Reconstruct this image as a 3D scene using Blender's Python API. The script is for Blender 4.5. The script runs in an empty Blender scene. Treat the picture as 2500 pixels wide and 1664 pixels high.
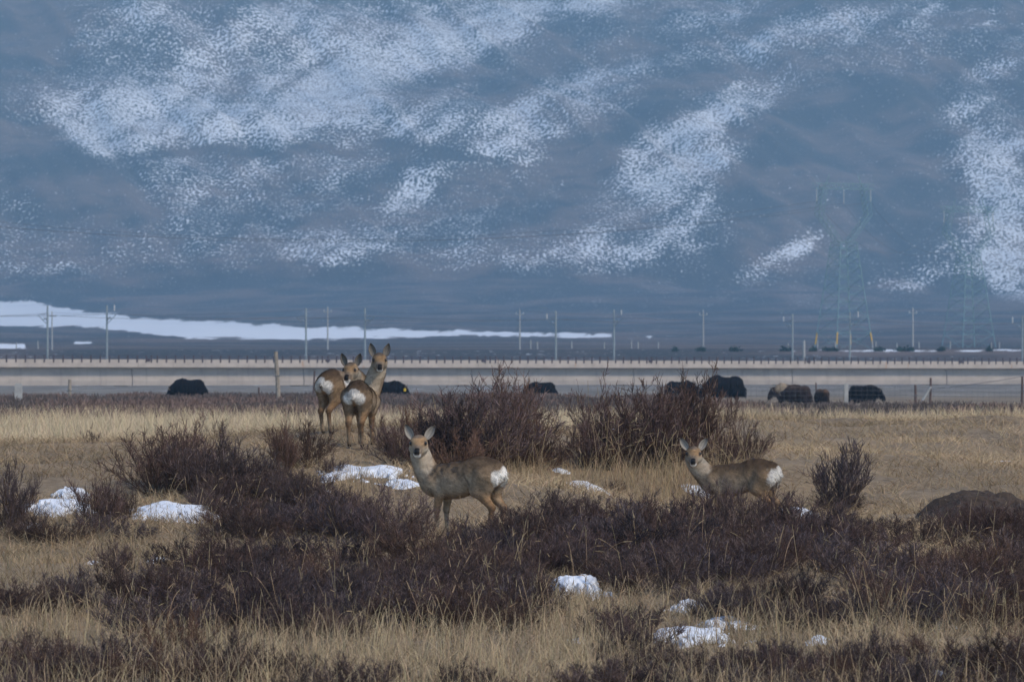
import bpy, math, random
import numpy as np

# ------------------------------------------------------------------ camera, sky, sun, exposure
S = bpy.context.scene
COL = S.collection
F = 13500.0                    # focal length in photograph pixels (2500 wide)
CX, HY, CAMZ = 1250.0, 917.0, 1.45
cam = bpy.data.cameras.new("camera")
cam.sensor_width = 36.0
cam.lens = F / 2500 * 36
cam.clip_start = 0.5
cam.clip_end = 9000
cam.dof.use_dof = True
cam.dof.focus_distance = 64
cam.dof.aperture_fstop = 9.0
camo = bpy.data.objects.new("camera", cam)
COL.objects.link(camo)
camo.location = (0, 0, CAMZ)
camo.rotation_euler = (math.radians(90) + math.atan((HY - 832) / F), 0, 0)
S.camera = camo

SUN_EL, SUN_AZ = 40.0, 130.0
world = bpy.data.worlds.new("World")
S.world = world
world.use_nodes = True
_n = world.node_tree.nodes
_sky = _n.new('ShaderNodeTexSky')
_sky.sky_type = 'NISHITA'
_sky.sun_disc = False
_sky.sun_elevation = math.radians(SUN_EL)
_sky.sun_rotation = math.radians(SUN_AZ)
_sky.altitude = 3000
world.node_tree.links.new(_sky.outputs[0], _n['Background'].inputs[0])
_n['Background'].inputs[1].default_value = 0.12
sun = bpy.data.lights.new("sun", 'SUN')
sun.energy = 1.5
sun.angle = math.radians(11)
sun.color = (1.0, 0.86, 0.68)
suno = bpy.data.objects.new("sun", sun)
COL.objects.link(suno)
_a, _e = math.radians(SUN_AZ), math.radians(SUN_EL)
from mathutils import Vector, Matrix
_dir = Vector((math.sin(_a) * math.cos(_e), math.cos(_a) * math.cos(_e), math.sin(_e)))
suno.rotation_euler = _dir.to_track_quat('Z', 'Y').to_euler()
S.view_settings.view_transform = 'Standard'
S.view_settings.look = 'None'
S.view_settings.gamma = 1
S.view_settings.exposure = 0.92
S.render.engine = 'CYCLES'
S.cycles.use_denoising = True
S.cycles.max_bounces = 5
S.cycles.diffuse_bounces = 3
S.cycles.volume_bounces = 0
S.cycles.volume_step_rate = 10

# ------------------------------------------------------------------ helpers
rng = np.random.default_rng(7)


def ray(px, py, d):
    """The point seen at photograph pixel (px, py) at depth d metres."""
    return np.array([(px - CX) / F * d, d, CAMZ + (HY - py) / F * d])


def vnoise(x, y, seed=0):
    xi, yi = np.floor(x).astype(np.int64), np.floor(y).astype(np.int64)
    fx, fy = x - xi, y - yi
    fx, fy = fx * fx * (3 - 2 * fx), fy * fy * (3 - 2 * fy)

    def h(a, b):
        n = (a * 374761393 + b * 668265263 + seed * 974634777) & 0xFFFFFFFF
        n = ((n ^ (n >> 13)) * 1274126177) & 0xFFFFFFFF
        return ((n ^ (n >> 16)) & 0xFFFF) / 65535.0
    return (h(xi, yi) * (1 - fx) + h(xi + 1, yi) * fx) * (1 - fy) + (h(xi, yi + 1) * (1 - fx) + h(xi + 1, yi + 1) * fx) * fy


def fbm(x, y, o=4, seed=0):
    v, a, t = 0, 0.5, 0
    for i in range(o):
        v = v + a * vnoise(x * 2 ** i, y * 2 ** i, seed + i)
        t += a
        a *= 0.5
    return v / t


def mesh_np(name, V, faces, mat, parent=None, cols=None, smooth=False, attr=None):
    """faces: list of integer arrays (n,3) or (n,4)."""
    me = bpy.data.meshes.new(name)
    V = np.asarray(V, np.float32)
    me.vertices.add(len(V))
    me.vertices.foreach_set('co', V.ravel())
    faces = [np.asarray(f, np.int32) for f in faces if len(f)]
    nl = sum(f.size for f in faces)
    npoly = sum(len(f) for f in faces)
    me.loops.add(nl)
    me.polygons.add(npoly)
    me.loops.foreach_set('vertex_index', np.concatenate([f.ravel() for f in faces]))
    tot = np.concatenate([np.full(len(f), f.shape[1], np.int32) for f in faces])
    st = np.concatenate([[0], np.cumsum(tot)[:-1]]).astype(np.int32)
    me.polygons.foreach_set('loop_start', st)
    me.polygons.foreach_set('use_smooth', np.full(npoly, bool(smooth)))
    if cols is not None:
        a = me.color_attributes.new('Col', 'FLOAT_COLOR', 'POINT')
        c = np.ones((len(V), 4), np.float32)
        c[:, :3] = cols
        a.data.foreach_set('color', c.ravel())
    if attr:
        for k, v in attr.items():
            a = me.attributes.new(k, 'FLOAT', 'POINT')
            a.data.foreach_set('value', np.asarray(v, np.float32))
    me.update()
    me.validate()
    if mat:
        me.materials.append(mat)
    return link(name, me, parent)


def link(name, me, parent=None):
    o = bpy.data.objects.new(name, me)
    COL.objects.link(o)
    o.parent = parent
    return o


def tag(o, label=None, cat=None, group=None, kind=None):
    if label: o['label'] = label
    if cat: o['category'] = cat
    if group: o['group'] = group
    if kind: o['kind'] = kind
    return o


def thing(name, label, cat, loc=(0, 0, 0), rz=0, group=None):
    o = bpy.data.objects.new(name, None)
    COL.objects.link(o)
    o.empty_display_size = 0.1
    o.location = loc
    o.rotation_euler = (0, 0, rz)
    return tag(o, label, cat, group)


def tubes(P0, P1, R0, R1, k=3):
    """n separate k-sided tapered segments."""
    P0, P1 = np.asarray(P0, float), np.asarray(P1, float)
    n = len(P0)
    R0 = np.broadcast_to(np.asarray(R0, float), (n,))
    R1 = np.broadcast_to(np.asarray(R1, float), (n,))
    d = P1 - P0
    d /= np.linalg.norm(d, axis=1, keepdims=True) + 1e-9
    ref = np.where(np.abs(d[:, 2:3]) > 0.9, [[1.0, 0, 0]], [[0, 0, 1.0]])
    a = np.cross(d, ref)
    a /= np.linalg.norm(a, axis=1, keepdims=True) + 1e-9
    b = np.cross(d, a)
    V = np.empty((n, 2, k, 3))
    for j in range(k):
        t = 2 * math.pi * j / k + math.pi / k
        o = a * math.cos(t) + b * math.sin(t)
        V[:, 0, j] = P0 + o * R0[:, None]
        V[:, 1, j] = P1 + o * R1[:, None]
    base = (np.arange(n) * 2 * k)[:, None]
    fs = []
    for j in range(k):
        q = (j + 1) % k
        fs.append(np.stack([base[:, 0] + j, base[:, 0] + k + j, base[:, 0] + k + q, base[:, 0] + q], 1))
    if k == 4:
        fs.append(np.stack([base[:, 0] + i for i in (0, 1, 2, 3)], 1))
        fs.append(np.stack([base[:, 0] + i for i in (7, 6, 5, 4)], 1))
    return V.reshape(-1, 3), np.concatenate(fs)


def box(c, s):
    c, s = np.array(c, float), np.array(s, float) / 2
    V = np.array([[x, y, z] for x in (-1, 1) for y in (-1, 1) for z in (-1, 1)]) * s + c
    Fq = np.array([[0, 1, 3, 2], [4, 6, 7, 5], [0, 4, 5, 1], [2, 3, 7, 6], [0, 2, 6, 4], [1, 5, 7, 3]])
    return V, Fq


def merge(parts):
    Vs, Fs, k = [], [], 0
    for V, f in parts:
        Vs.append(V)
        Fs.append(np.asarray(f) + k)
        k += len(V)
    return np.concatenate(Vs), np.concatenate(Fs)


def polytube(pts, radii, k=6):
    """one continuous capped tube along pts."""
    pts = np.asarray(pts, float)
    n = len(pts)
    radii = np.broadcast_to(np.asarray(radii, float), (n,))
    t = np.gradient(pts, axis=0)
    t /= np.linalg.norm(t, axis=1, keepdims=True) + 1e-9
    V = []
    ref = np.array([0.31, 0.2, 0.93]) if abs(t[:, 2]).mean() < 0.8 else np.array([1.0, 0.1, 0])
    for i in range(n):
        a = np.cross(t[i], ref)
        a /= np.linalg.norm(a)
        b = np.cross(t[i], a)
        for j in range(k):
            w = 2 * math.pi * j / k
            V.append(pts[i] + radii[i] * (a * math.cos(w) + b * math.sin(w)))
    Fq = []
    for i in range(n - 1):
        for j in range(k):
            q = (j + 1) % k
            Fq.append([i * k + j, i * k + q, (i + 1) * k + q, (i + 1) * k + j])
    V.append(pts[0])
    V.append(pts[-1])
    T = []
    for j in range(k):
        q = (j + 1) % k
        T.append([n * k, q, j])
        T.append([n * k + 1, (n - 1) * k + j, (n - 1) * k + q])
    return np.array(V), np.array(Fq), np.array(T)


# ---- materials
class NT:
    def __init__(self, name, rough=0.85, spec=0.2):
        self.m = bpy.data.materials.new(name)
        self.m.use_nodes = True
        self.t = self.m.node_tree
        self.b = self.t.nodes['Principled BSDF']
        self.b.inputs['Roughness'].default_value = rough
        self.b.inputs['Specular IOR Level'].default_value = spec

    def n(self, typ, **kw):
        x = self.t.nodes.new('ShaderNode' + typ)
        for k, v in kw.items():
            if k.startswith('i_'):
                x.inputs[k[2:].replace('_', ' ')].default_value = v
            else:
                setattr(x, k, v)
        return x

    def l(self, a, b):
        self.t.links.new(a, b)

    def pos(self, obj=False):
        if obj:
            return self.n('TexCoord').outputs['Object']
        return self.n('NewGeometry').outputs['Position']

    def scaled(self, vec, s):
        x = self.n('Mapping')
        x.inputs['Scale'].default_value = s
        self.l(vec, x.inputs['Vector'])
        return x.outputs[0]

    def noise(self, vec, scale, detail=3, rough=0.55, dist=0.0):
        x = self.n('TexNoise')
        x.inputs['Scale'].default_value = scale
        x.inputs['Detail'].default_value = detail
        x.inputs['Roughness'].default_value = rough
        x.inputs['Distortion'].default_value = dist
        self.l(vec, x.inputs['Vector'])
        return x.outputs['Fac']

    def ramp(self, fac, stops):
        x = self.n('ValToRGB')
        e = x.color_ramp.elements
        while len(e) < len(stops):
            e.new(0.5)
        for i, (p, c) in enumerate(stops):
            e[i].position = p
            e[i].color = (*c, 1) if len(c) == 3 else c
        self.l(fac, x.inputs[0])
        return x.outputs[0]

    def mrange(self, v, a, b, c=0.0, d=1.0):
        x = self.n('MapRange')
        x.interpolation_type = 'SMOOTHSTEP'
        for i, q in zip((1, 2, 3, 4), (a, b, c, d)):
            x.inputs[i].default_value = q
        self.l(v, x.inputs[0])
        return x.outputs[0]

    def mix(self, fac, a, b, mode='MIX'):
        x = self.n('Mix', data_type='RGBA', blend_type=mode)
        for k, v in ((0, fac), (6, a), (7, b)):
            if hasattr(v, 'links'):
                self.l(v, x.inputs[k])
            else:
                x.inputs[k].default_value = v if k == 0 else (*v, 1)
        return x.outputs[2]

    def math(self, op, a, b=0.0):
        x = self.n('Math', operation=op)
        for k, v in ((0, a), (1, b)):
            if hasattr(v, 'links'):
                self.l(v, x.inputs[k])
            else:
                x.inputs[k].default_value = v
        return x.outputs[0]

    def attr(self, name):
        return self.n('Attribute', attribute_name=name)

    def color(self, c):
        if hasattr(c, 'links'):
            self.l(c, self.b.inputs['Base Color'])
        else:
            self.b.inputs['Base Color'].default_value = (*c, 1)
        return self

    def bump(self, h, s=0.5, d=0.02):
        x = self.n('Bump')
        x.inputs['Strength'].default_value = s
        x.inputs['Distance'].default_value = d
        self.l(h, x.inputs['Height'])
        self.l(x.outputs[0], self.b.inputs['Normal'])
        return self


def gray(v):
    return (v, v, v)


def m_ground():
    k = NT('ground_soil')
    p = k.pos()
    fine = k.noise(p, 9.0, 5, 0.65)
    mid = k.noise(p, 0.55, 4, 0.6)
    near = k.mix(k.mrange(mid, 0.38, 0.62), (0.13, 0.094, 0.058), (0.26, 0.19, 0.115))
    near = k.mix(k.mrange(fine, 0.3, 0.75), near, (0.31, 0.235, 0.15))
    y = k.n('SeparateXYZ')
    k.l(p, y.inputs[0])
    d1 = k.noise(k.scaled(p, (0.20, 0.03, 0)), 1.0, 4, 0.6)
    d2 = k.noise(k.scaled(p, (0.7, 0.06, 0)), 1.0, 4, 0.65)
    plain = k.mix(k.mrange(d1, 0.4, 0.62), (0.17, 0.145, 0.115), (0.29, 0.25, 0.195))
    plain = k.mix(k.mrange(d2, 0.55, 0.75), plain, (0.09, 0.075, 0.062))
    c = k.mix(k.mrange(y.outputs[1], 330, 430), near, plain)
    sn = k.noise(k.scaled(p, (0.22, 0.05, 0)), 1.0, 5, 0.62)
    snm = k.math('MULTIPLY', k.mrange(sn, 0.63, 0.68), k.mrange(y.outputs[1], 380, 470))
    c = k.mix(snm, c, (0.75, 0.77, 0.8))
    k.color(c).bump(fine, 0.6, 0.05)
    return k.m


def m_hills():
    k = NT('hillside_turf')
    p = k.pos()
    snow = k.attr('snow').outputs['Fac']
    solid = k.attr('solid').outputs['Fac']
    flat = k.scaled(p, (1, 1, 0))
    s1 = k.noise(k.scaled(p, (0.42, 0.32, 0)), 1.0, 3, 0.72)
    s2 = k.noise(k.scaled(p, (0.045, 0.045, 0)), 1.0, 3, 0.6, 0.6)
    s3 = k.noise(k.scaled(p, (0.012, 0.011, 0)), 1.0, 3, 0.55)
    t = k.math('ADD', k.math('MULTIPLY', s1, 0.82), k.math('MULTIPLY', s2, 0.18))
    thr = k.math('ADD', k.math('MULTIPLY', snow, -0.165), 0.622)
    fac = k.mrange(k.math('SUBTRACT', t, thr), -0.02, 0.06)
    s4 = k.noise(k.scaled(p, (0.035, 0.007, 0)), 1.0, 5, 0.65)
    so = k.math('ADD', k.math('MULTIPLY', solid, 0.86), k.math('ADD', k.math('MULTIPLY', k.math('SUBTRACT', s1, 0.5), 0.9), k.math('MULTIPLY', k.math('SUBTRACT', s4, 0.5), 1.5)))
    so = k.math('MULTIPLY', k.mrange(so, 0.40, 0.55), k.mrange(solid, 0.02, 0.2))
    fac = k.math('MAXIMUM', fac, so)
    c = k.mix(k.mrange(s3, 0.42, 0.6), (0.045, 0.044, 0.042), (0.165, 0.118, 0.096))
    g = k.noise(k.scaled(p, (0.03, 0.07, 0)), 1.0, 4, 0.65)
    c = k.mix(k.mrange(g, 0.4, 0.75, 0, 0.75), c, (0.03, 0.03, 0.03))
    fine = k.noise(k.scaled(p, (0.7, 0.5, 0)), 1.0, 3, 0.7)
    c = k.mix(k.mrange(fine, 0.48, 0.72, 0, 0.6), c, (0.17, 0.13, 0.105))
    c = k.mix(k.mrange(fine, 0.5, 0.28, 0, 0.6), c, (0.02, 0.022, 0.022))
    c = k.mix(fac, c, (0.84, 0.86, 0.88))
    k.color(c)
    return k.m


def m_attr(name, rough=0.85, spec=0.15, var=0.25, nscale=30.0, objrand=0.0, trans=0.0):
    k = NT(name, rough, spec)
    c = k.attr('Col').outputs['Color']
    nz = k.noise(k.pos(True), nscale, 3, 0.6)
    f = k.math('ADD', k.math('MULTIPLY', nz, 2 * var), 1.0 - var)
    if objrand:
        r = k.n('ObjectInfo').outputs['Random']
        f = k.math('MULTIPLY', f, k.math('ADD', k.math('MULTIPLY', r, 2 * objrand), 1 - objrand))
        r2 = k.math('FRACT', k.math('MULTIPLY', r, 7.31))
        c = k.mix(1.0, c, k.mix(r2, (0.90, 0.90, 1.04), (1.14, 0.97, 0.84)), 'MULTIPLY')
    x = k.n('VectorMath', operation='SCALE')
    k.l(c, x.inputs[0])
    k.l(f, x.inputs['Scale'])
    k.color(x.outputs[0])
    return k.m


def m_plain(name, c, rough=0.8, spec=0.2, var=0.15, nscale=3.0, metal=0.0):
    k = NT(name, rough, spec)
    nz = k.noise(k.pos(), nscale, 4, 0.6)
    c = np.array(c)
    k.color(k.mix(k.mrange(nz, 0.25, 0.75), tuple(c * (1 - var)), tuple(c * (1 + var))))
    k.b.inputs['Metallic'].default_value = metal
    return k.m


def m_concrete(name, c, stain=True):
    k = NT(name, 0.9, 0.15)
    p = k.pos(True)
    a = k.noise(k.scaled(p, (0.35, 1, 0.8)), 1.0, 4, 0.6)
    st = k.noise(k.scaled(p, (1.3, 1, 0.08)), 1.0, 3, 0.6)
    c = np.array(c)
    col = k.mix(k.mrange(a, 0.3, 0.7), tuple(c * 0.88), tuple(c * 1.1))
    col = k.mix(k.mrange(st, 0.52, 0.75, 0, 0.45), col, tuple(c * 0.62))
    if stain:
        r = k.noise(k.scaled(p, (1.1, 1, 0.25)), 1.0, 2, 0.5)
        col = k.mix(k.mrange(r, 0.66, 0.72, 0, 0.55), col, (0.42, 0.22, 0.09))
    k.color(col)
    return k.m


M = {
    'ground': m_ground(), 'hills': m_hills(),
    'deer': m_attr('deer_coat', 0.9, 0.1, 0.22, 45), 'fur': m_attr('deer_fur', 0.9, 0.1, 0.25, 60),
    'yak': m_attr('yak_coat', 0.9, 0.1, 0.3, 6),
    'eye': m_plain('wet_eye', (0.006, 0.005, 0.005), 0.12, 0.6, 0.0),
    'nose': m_plain('wet_nose', (0.005, 0.005, 0.006), 0.6, 0.25, 0.0),
    'twig': m_attr('shrub_twig', 0.9, 0.1, 0.25, 9, 0.38), 'grass': m_attr('dry_grass', 0.85, 0.15, 0.15, 0.7),
    'scrub': m_attr('far_scrub_twigs', 0.9, 0.1, 0.3, 0.12),
    'snow': None, 'soil': None,
    'girder': m_concrete('girder_concrete', (0.41, 0.355, 0.31), False),
    'parapet': m_concrete('parapet_concrete', (0.43, 0.365, 0.31)),
    'deck': m_concrete('deck_ballast', (0.22, 0.2, 0.19), False),
    'rail': m_plain('railing_steel', (0.06, 0.036, 0.038), 0.6, 0.3),
    'joint': m_plain('joint_rust', (0.12, 0.075, 0.06), 0.8),
    'galv': m_plain('galvanised_mast', (0.24, 0.27, 0.275), 0.6, 0.4),
    'cpole': m_plain('concrete_pole', (0.36, 0.35, 0.33)),
    'wood': m_plain('weathered_post', (0.27, 0.23, 0.185), 0.9, 0.1, 0.25, 6),
    'rust': m_plain('rusty_post', (0.10, 0.065, 0.055), 0.8),
    'wire': m_plain('wire_steel', (0.12, 0.12, 0.125), 0.5, 0.4),
    'pylon': m_plain('pylon_steel', (0.15, 0.25, 0.27), 0.6, 0.4),
    'yellow': m_plain('yellow_paint', (0.6, 0.36, 0.05)),
    'insul': m_plain('white_ceramic', (0.45, 0.45, 0.44), 0.4, 0.4),
    'bush': m_plain('far_bush_leaf', (0.035, 0.06, 0.05), 0.9, 0.1, 0.4, 1.0),
    'horn': m_plain('horn', (0.16, 0.13, 0.1), 0.5),
    'tagy': m_plain('yellow_plastic', (0.75, 0.5, 0.05)),
}


def m_snow():
    k = NT('old_snow', 0.75, 0.25)
    p = k.pos()
    a = k.noise(p, 7.0, 5, 0.65)
    b = k.noise(p, 55.0, 3, 0.6)
    c = k.mix(k.mrange(b, 0.62, 0.78), (0.72, 0.76, 0.82), (0.42, 0.40, 0.37))
    k.color(c).bump(a, 0.35, 0.04)
    return k.m


def m_soil():
    k = NT('bare_soil')
    p = k.pos()
    a = k.noise(p, 14.0, 5, 0.7)
    b = k.noise(p, 60.0, 2, 0.6)
    c = k.mix(k.mrange(a, 0.3, 0.7), (0.042, 0.029, 0.021), (0.095, 0.066, 0.046))
    c = k.mix(k.mrange(b, 0.68, 0.74), c, (0.3, 0.27, 0.23))
    k.color(c).bump(a, 0.9, 0.05)
    return k.m


M['snow'], M['soil'] = m_snow(), m_soil()

# ------------------------------------------------------------------ ground shape
_ctl = []                       # (px, py, depth): points of the near ground


def C(px, py, d):
    p = ray(px, py, d)
    _ctl.append((p[0], p[1], p[2]))


for px in (-500, 300, 1250, 2200, 3000):
    C(px, 1664, 40)
    C(px, 1560, 45)
    C(px, 1470, 49.5)
    C(px, 1390, 54)
for x in (-9, 0, 9):
    _ctl.append((x, 33, -0.85))
    _ctl.append((x, 24, -0.9))
for a in ((-500, 1290, 60), (100, 1290, 60), (500, 1300, 60), (1135, 1299, 61), (1500, 1310, 60), (2000, 1320, 60), (2500, 1310, 60), (3000, 1300, 60),
          (-500, 1180, 66), (120, 1190, 66), (500, 1195, 66), (870, 1170, 66), (1250, 1185, 66), (1500, 1215, 66), (1800, 1292, 66.5), (1800, 1262, 68.5), (1900, 1262, 68), (2100, 1262, 66), (2400, 1250, 66), (3000, 1240, 66),
          (-500, 1110, 71), (100, 1105, 71), (500, 1095, 71), (700, 1085, 71), (870, 1088, 70), (800, 1056, 72.5), (1200, 1110, 71), (1600, 1120, 71),
          (1900, 1205, 71), (2200, 1195, 71), (2600, 1190, 71), (3000, 1190, 71),
          (-500, 1088, 76), (100, 1088, 76), (500, 1080, 76), (900, 1052, 76), (1300, 1058, 76), (1650, 1068, 77), (2000, 1118, 79), (2400, 1120, 79),
          (-300, 1110, 84), (400, 1100, 84), (1000, 1085, 84), (1400, 1078, 84), (1700, 1055, 84), (1900, 1045, 85), (2200, 1040, 86), (2600, 1055, 86),
          (1750, 1022, 91), (1950, 1011, 92), (2200, 1014, 92), (2450, 1035, 92), (2800, 1050, 92)):
    C(*a)
for x in np.linspace(-16, 16, 7):
    _ctl.append((x, 108, 0.0))
    _ctl.append((x, 118, 0.0))
    _ctl.append((x, 135, 0.0))
_ctl.append((-8, 97, 0.02))
_ctl.append((-3, 97, 0.03))
_ctl.append((1, 97, 0.1))
_ctl = np.array(_ctl)


def _tps_fit(P, z):
    P = P / 8.0
    n = len(P)
    r2 = ((P[:, None] - P[None]) ** 2).sum(-1)
    K = np.where(r2 > 0, r2 * np.log(r2 + 1e-12), 0) + np.eye(n) * 0.004
    A = np.zeros((n + 3, n + 3))
    Q = np.c_[np.ones(n), P]
    A[:n, :n] = K
    A[:n, n:] = Q
    A[n:, :n] = Q.T
    return np.linalg.solve(A, np.r_[z, 0, 0, 0])


_w = _tps_fit(_ctl[:, :2], _ctl[:, 2])


def _near(x, y):
    sh = x.shape
    P = np.c_[x.ravel(), y.ravel()] / 8.0
    out = np.empty(len(P))
    Cp = _ctl[:, :2] / 8.0
    for s in range(0, len(P), 20000):
        q = P[s:s + 20000]
        r2 = ((q[:, None] - Cp[None]) ** 2).sum(-1)
        out[s:s + 20000] = (r2 * np.log(r2 + 1e-12)) @ _w[:-3] + _w[-3] + q @ _w[-2:]
    return out.reshape(sh)


# far profile: (depth, photograph row at which the ground shows)
_pd = np.array([1050, 1150, 1400, 2000, 2800, 3400, 3800])
_pp = np.array([852, 850, 845, 826, 792, 752, 718])
_pz = (HY - _pp) / F * _pd + CAMZ
FD = np.r_[-100, 880, 960, _pd, 4600, 5600, 6600, 7200]
_s = 0.33
FZ = np.r_[0, 0, 1.2, _pz, _pz[-1] + 264, _pz[-1] + 580, _pz[-1] + 740, _pz[-1] + 770]
FD2 = np.linspace(-100, 7200, 7301)
FZ2 = np.interp(FD2, FD, FZ)
_k = np.hanning(61)
_k /= _k.sum()
FZ2 = np.convolve(np.pad(FZ2, 30, mode='edge'), _k, mode='valid')


def gz(x, y):
    x, y = np.asarray(x, float), np.asarray(y, float)
    x, y = np.broadcast_arrays(x, y)
    far = np.interp(y, FD2, FZ2)
    far = far + (fbm(x / 320 + 3, y / 320, 4, 5) - 0.5) * np.clip((y - 3000) / 1200, 0, 1) * 68 \
        + (fbm(x / 60, y / 80, 3, 9) - 0.5) * np.clip((y - 1200) / 2400, 0, 1) * 10 \
        + (np.abs(fbm(x / 44 + y / 140, y / 520, 3, 15) - .5) * -2 + .35) * np.clip((y - 3700) / 300, 0, 1) * 18
    lump = (fbm(x / 1.7, y / 1.7, 3, 21) - 0.5) * 0.17 + (fbm(x / 2.6, y / 3.4, 2, 27) - 0.5) * 0.34 * np.clip((y - 72) / 8, 0, 1) * np.clip((x - 2.6) / 1.5, 0, 1) + (fbm(x / 0.45, y / 0.45, 2, 33) - 0.5) * 0.07
    w = np.clip((128 - y) / 20, 0, 1) * np.clip((y - 20) / 8, 0, 1)
    edge = np.clip((22 - np.abs(x)) / 6, 0, 1)
    n = np.zeros_like(far)
    m = w > 0
    if m.any():
        n[m] = _near(x[m], y[m])
    base_front = np.where(y < 60, -0.85, 0.0)
    n = n * edge + base_front * (1 - edge)
    out = np.where(m, n * w + far * (1 - w) + (1 - w) * np.where(y < 40, -0.9, 0), far + np.where(y < 40, -0.9, 0))
    return out + lump * np.clip((400 - y) / 200, 0.0, 1)


def hit(px, py, d0=36.0, d1=130.0):
    """where the view line through a photograph pixel meets the ground."""
    for n in (160, 40):
        d = np.linspace(d0, d1, n)
        q = CAMZ + (HY - py) / F * d
        g = gz((px - CX) / F * d, d)
        k = np.nonzero(q <= g)[0]
        i = k[0] if len(k) else n - 1
        d0, d1 = d[max(i - 1, 0)], d[i] + 1e-6
    return np.array([(px - CX) / F * d[i], d[i], g[i]])


def grid_mesh(name, X, Y, Z, mat, attr=None):
    r, c = X.shape
    V = np.stack([X, Y, Z], -1).reshape(-1, 3)
    i = np.arange(r * c).reshape(r, c)
    q = np.stack([i[:-1, :-1], i[:-1, 1:], i[1:, 1:], i[1:, :-1]], -1).reshape(-1, 4)
    return mesh_np(name, V, [q], mat, smooth=True, attr=attr)


rows = np.r_[np.linspace(-60, 28, 20), np.arange(29, 55, 0.3), np.arange(55, 100, 0.22), np.arange(100, 135, 0.6), np.geomspace(136, 1003, 110)]
us = np.linspace(-1, 1, 181)
us = np.sign(us) * np.abs(us) ** 1.15
half = np.maximum(rows * 0.22, 16.0) + 6
X = us[None] * half[:, None]
Y = np.repeat(rows[:, None], len(us), 1)
tag(grid_mesh('ground', X, Y, gz(X, Y), M['ground']), kind='structure')

# ---- hills beyond the railway, with lying snow where the photograph shows it
E_ = [  # display px (2356 wide): cx, cy, rx, ry, angle, amount
    (300, 265, 190, 85, -8, .75), (200, 300, 130, 50, 20, .4), (470, 250, 200, 80, -10, .35), (720, 205, 300, 70, -10, .6), (820, 150, 260, 70, -14, .6), (950, 120, 260, 55, -10, .55),
    (640, 290, 280, 55, 0, .55), (900, 280, 200, 60, 5, .45), (480, 120, 280, 90, -15, .42), (300, 40, 220, 50, -15, .42), (850, 50, 380, 60, -6, .48),
    (1240, 22, 280, 42, -8, .7), (1190, 310, 95, 60, -35, .85), (1120, 300, 160, 60, 10, .3), (1330, 215, 170, 50, -20, .38), (1420, 150, 200, 60, -20, .22),
    (1640, 275, 110, 42, -32, .9), (1570, 330, 120, 60, -30, .95), (1520, 390, 110, 55, -10, .9), (1570, 470, 110, 75, -40, .75), (1600, 520, 60, 40, 0, .55), (1450, 575, 110, 45, -10, .55),
    (1350, 560, 90, 35, 10, .45), (1240, 575, 70, 35, -30, .42), (1400, 470, 60, 60, 0, .3), (1760, 205, 80, 35, -15, .35), (1720, 105, 180, 35, -12, .5), (1930, 55, 230, 40, -6, .5), (1640, 45, 120, 26, -20, .4),
    (1950, 160, 150, 40, -6, .25), (2150, 90, 200, 50, -4, .25), (2300, 160, 80, 30, -10, .45), (2230, 255, 90, 35, -18, .6), (2300, 320, 80, 40, -20, .55), (2290, 410, 75, 95, 25, .9), (2320, 540, 110, 70, 40, .8),
    (2260, 610, 90, 40, 20, .7), (2340, 660, 60, 30, 20, .6), (2120, 640, 90, 22, -10, .5), (1790, 600, 100, 28, -28, .6), (1830, 560, 50, 40, 0, .35), (620, 385, 240, 40, -2, .33),
    (960, 425, 85, 32, -32, .7), (730, 440, 120, 40, -30, .3), (540, 470, 160, 70, 20, .28), (760, 565, 110, 38, -6, .55), (800, 600, 60, 20, 10, .4), (880, 540, 90, 40, -30, .3), (420, 490, 160, 60, 35, .24), (1020, 520, 150, 80, -20, .28),
    (130, 625, 130, 18, 2, .35), (250, 560, 160, 60, 10, .2), (1900, 700, 80, 14, 0, .2), (1600, 690, 600, 12, 2, .14), (30, 250, 60, 80, 0, .2), (350, 690, 200, 12, 0, .2), (1180, 600, 160, 40, 0, .2),
    (2200, 18, 120, 10, 0, .5), (2260, 55, 40, 6, 0, .6)]
N_ = [(40, 330, 120, 60, 20, .35), (30, 60, 110, 90, 0, .45), (600, 352, 420, 9, -2, .55), (1100, 358, 160, 12, 6, .5), (1950, 360, 190, 150, -40, .5), (1750, 470, 70, 100, 0, .3), (1480, 250, 90, 25, -35, .5), (1350, 400, 70, 80, 0, .3),
      (550, 215, 80, 35, -15, .3), (1500, 110, 200, 30, -15, .3), (200, 440, 160, 50, 20, .3), (900, 640, 500, 22, 0, .35), (600, 700, 700, 20, 3, .3)]


def ell(px, py, L):
    out = np.zeros_like(px)
    for cx, cy, rx, ry, a, s in L:
        t = math.radians(a)
        dx, dy = px - cx, py - cy
        u = (dx * math.cos(t) + dy * math.sin(t)) / rx
        v = (-dx * math.sin(t) + dy * math.cos(t)) / ry
        out += s * np.exp(-(u * u + v * v) ** 1.3)
    return out


dd = np.linspace(1000, 7190, 40000)
zz = np.interp(dd, FD2, FZ2)
vv = HY - (zz - CAMZ) / dd * F
targets = np.r_[np.linspace(vv[0], 700, 60), np.arange(695, -160, -4.5), np.linspace(-175, vv.min() + 2, 40)]
hr = [998.0]
for t in targets[1:]:
    i = np.argmax(vv <= t)
    if dd[i] > hr[-1] + 0.4:
        hr.append(dd[i])
hr = np.array(hr + [7195])
us = np.linspace(-0.17, 0.17, 430)
X = us[None] * hr[:, None]
Y = np.repeat(hr[:, None], len(us), 1)
Z = gz(X, Y)
Z[0] -= 0.05
PX = (X / Y * F + CX) * 2356 / 2500
PY = (HY - (Z - CAMZ) / Y * F) * 2356 / 2500
wx = PX + (fbm(PX / 90, PY / 60, 3, 3) - .5) * 110
wy = PY + (fbm(PX / 80, PY / 50, 3, 4) - .5) * 60
out = (PX < -40) | (PX > 2400) | (PY < -40)
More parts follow.
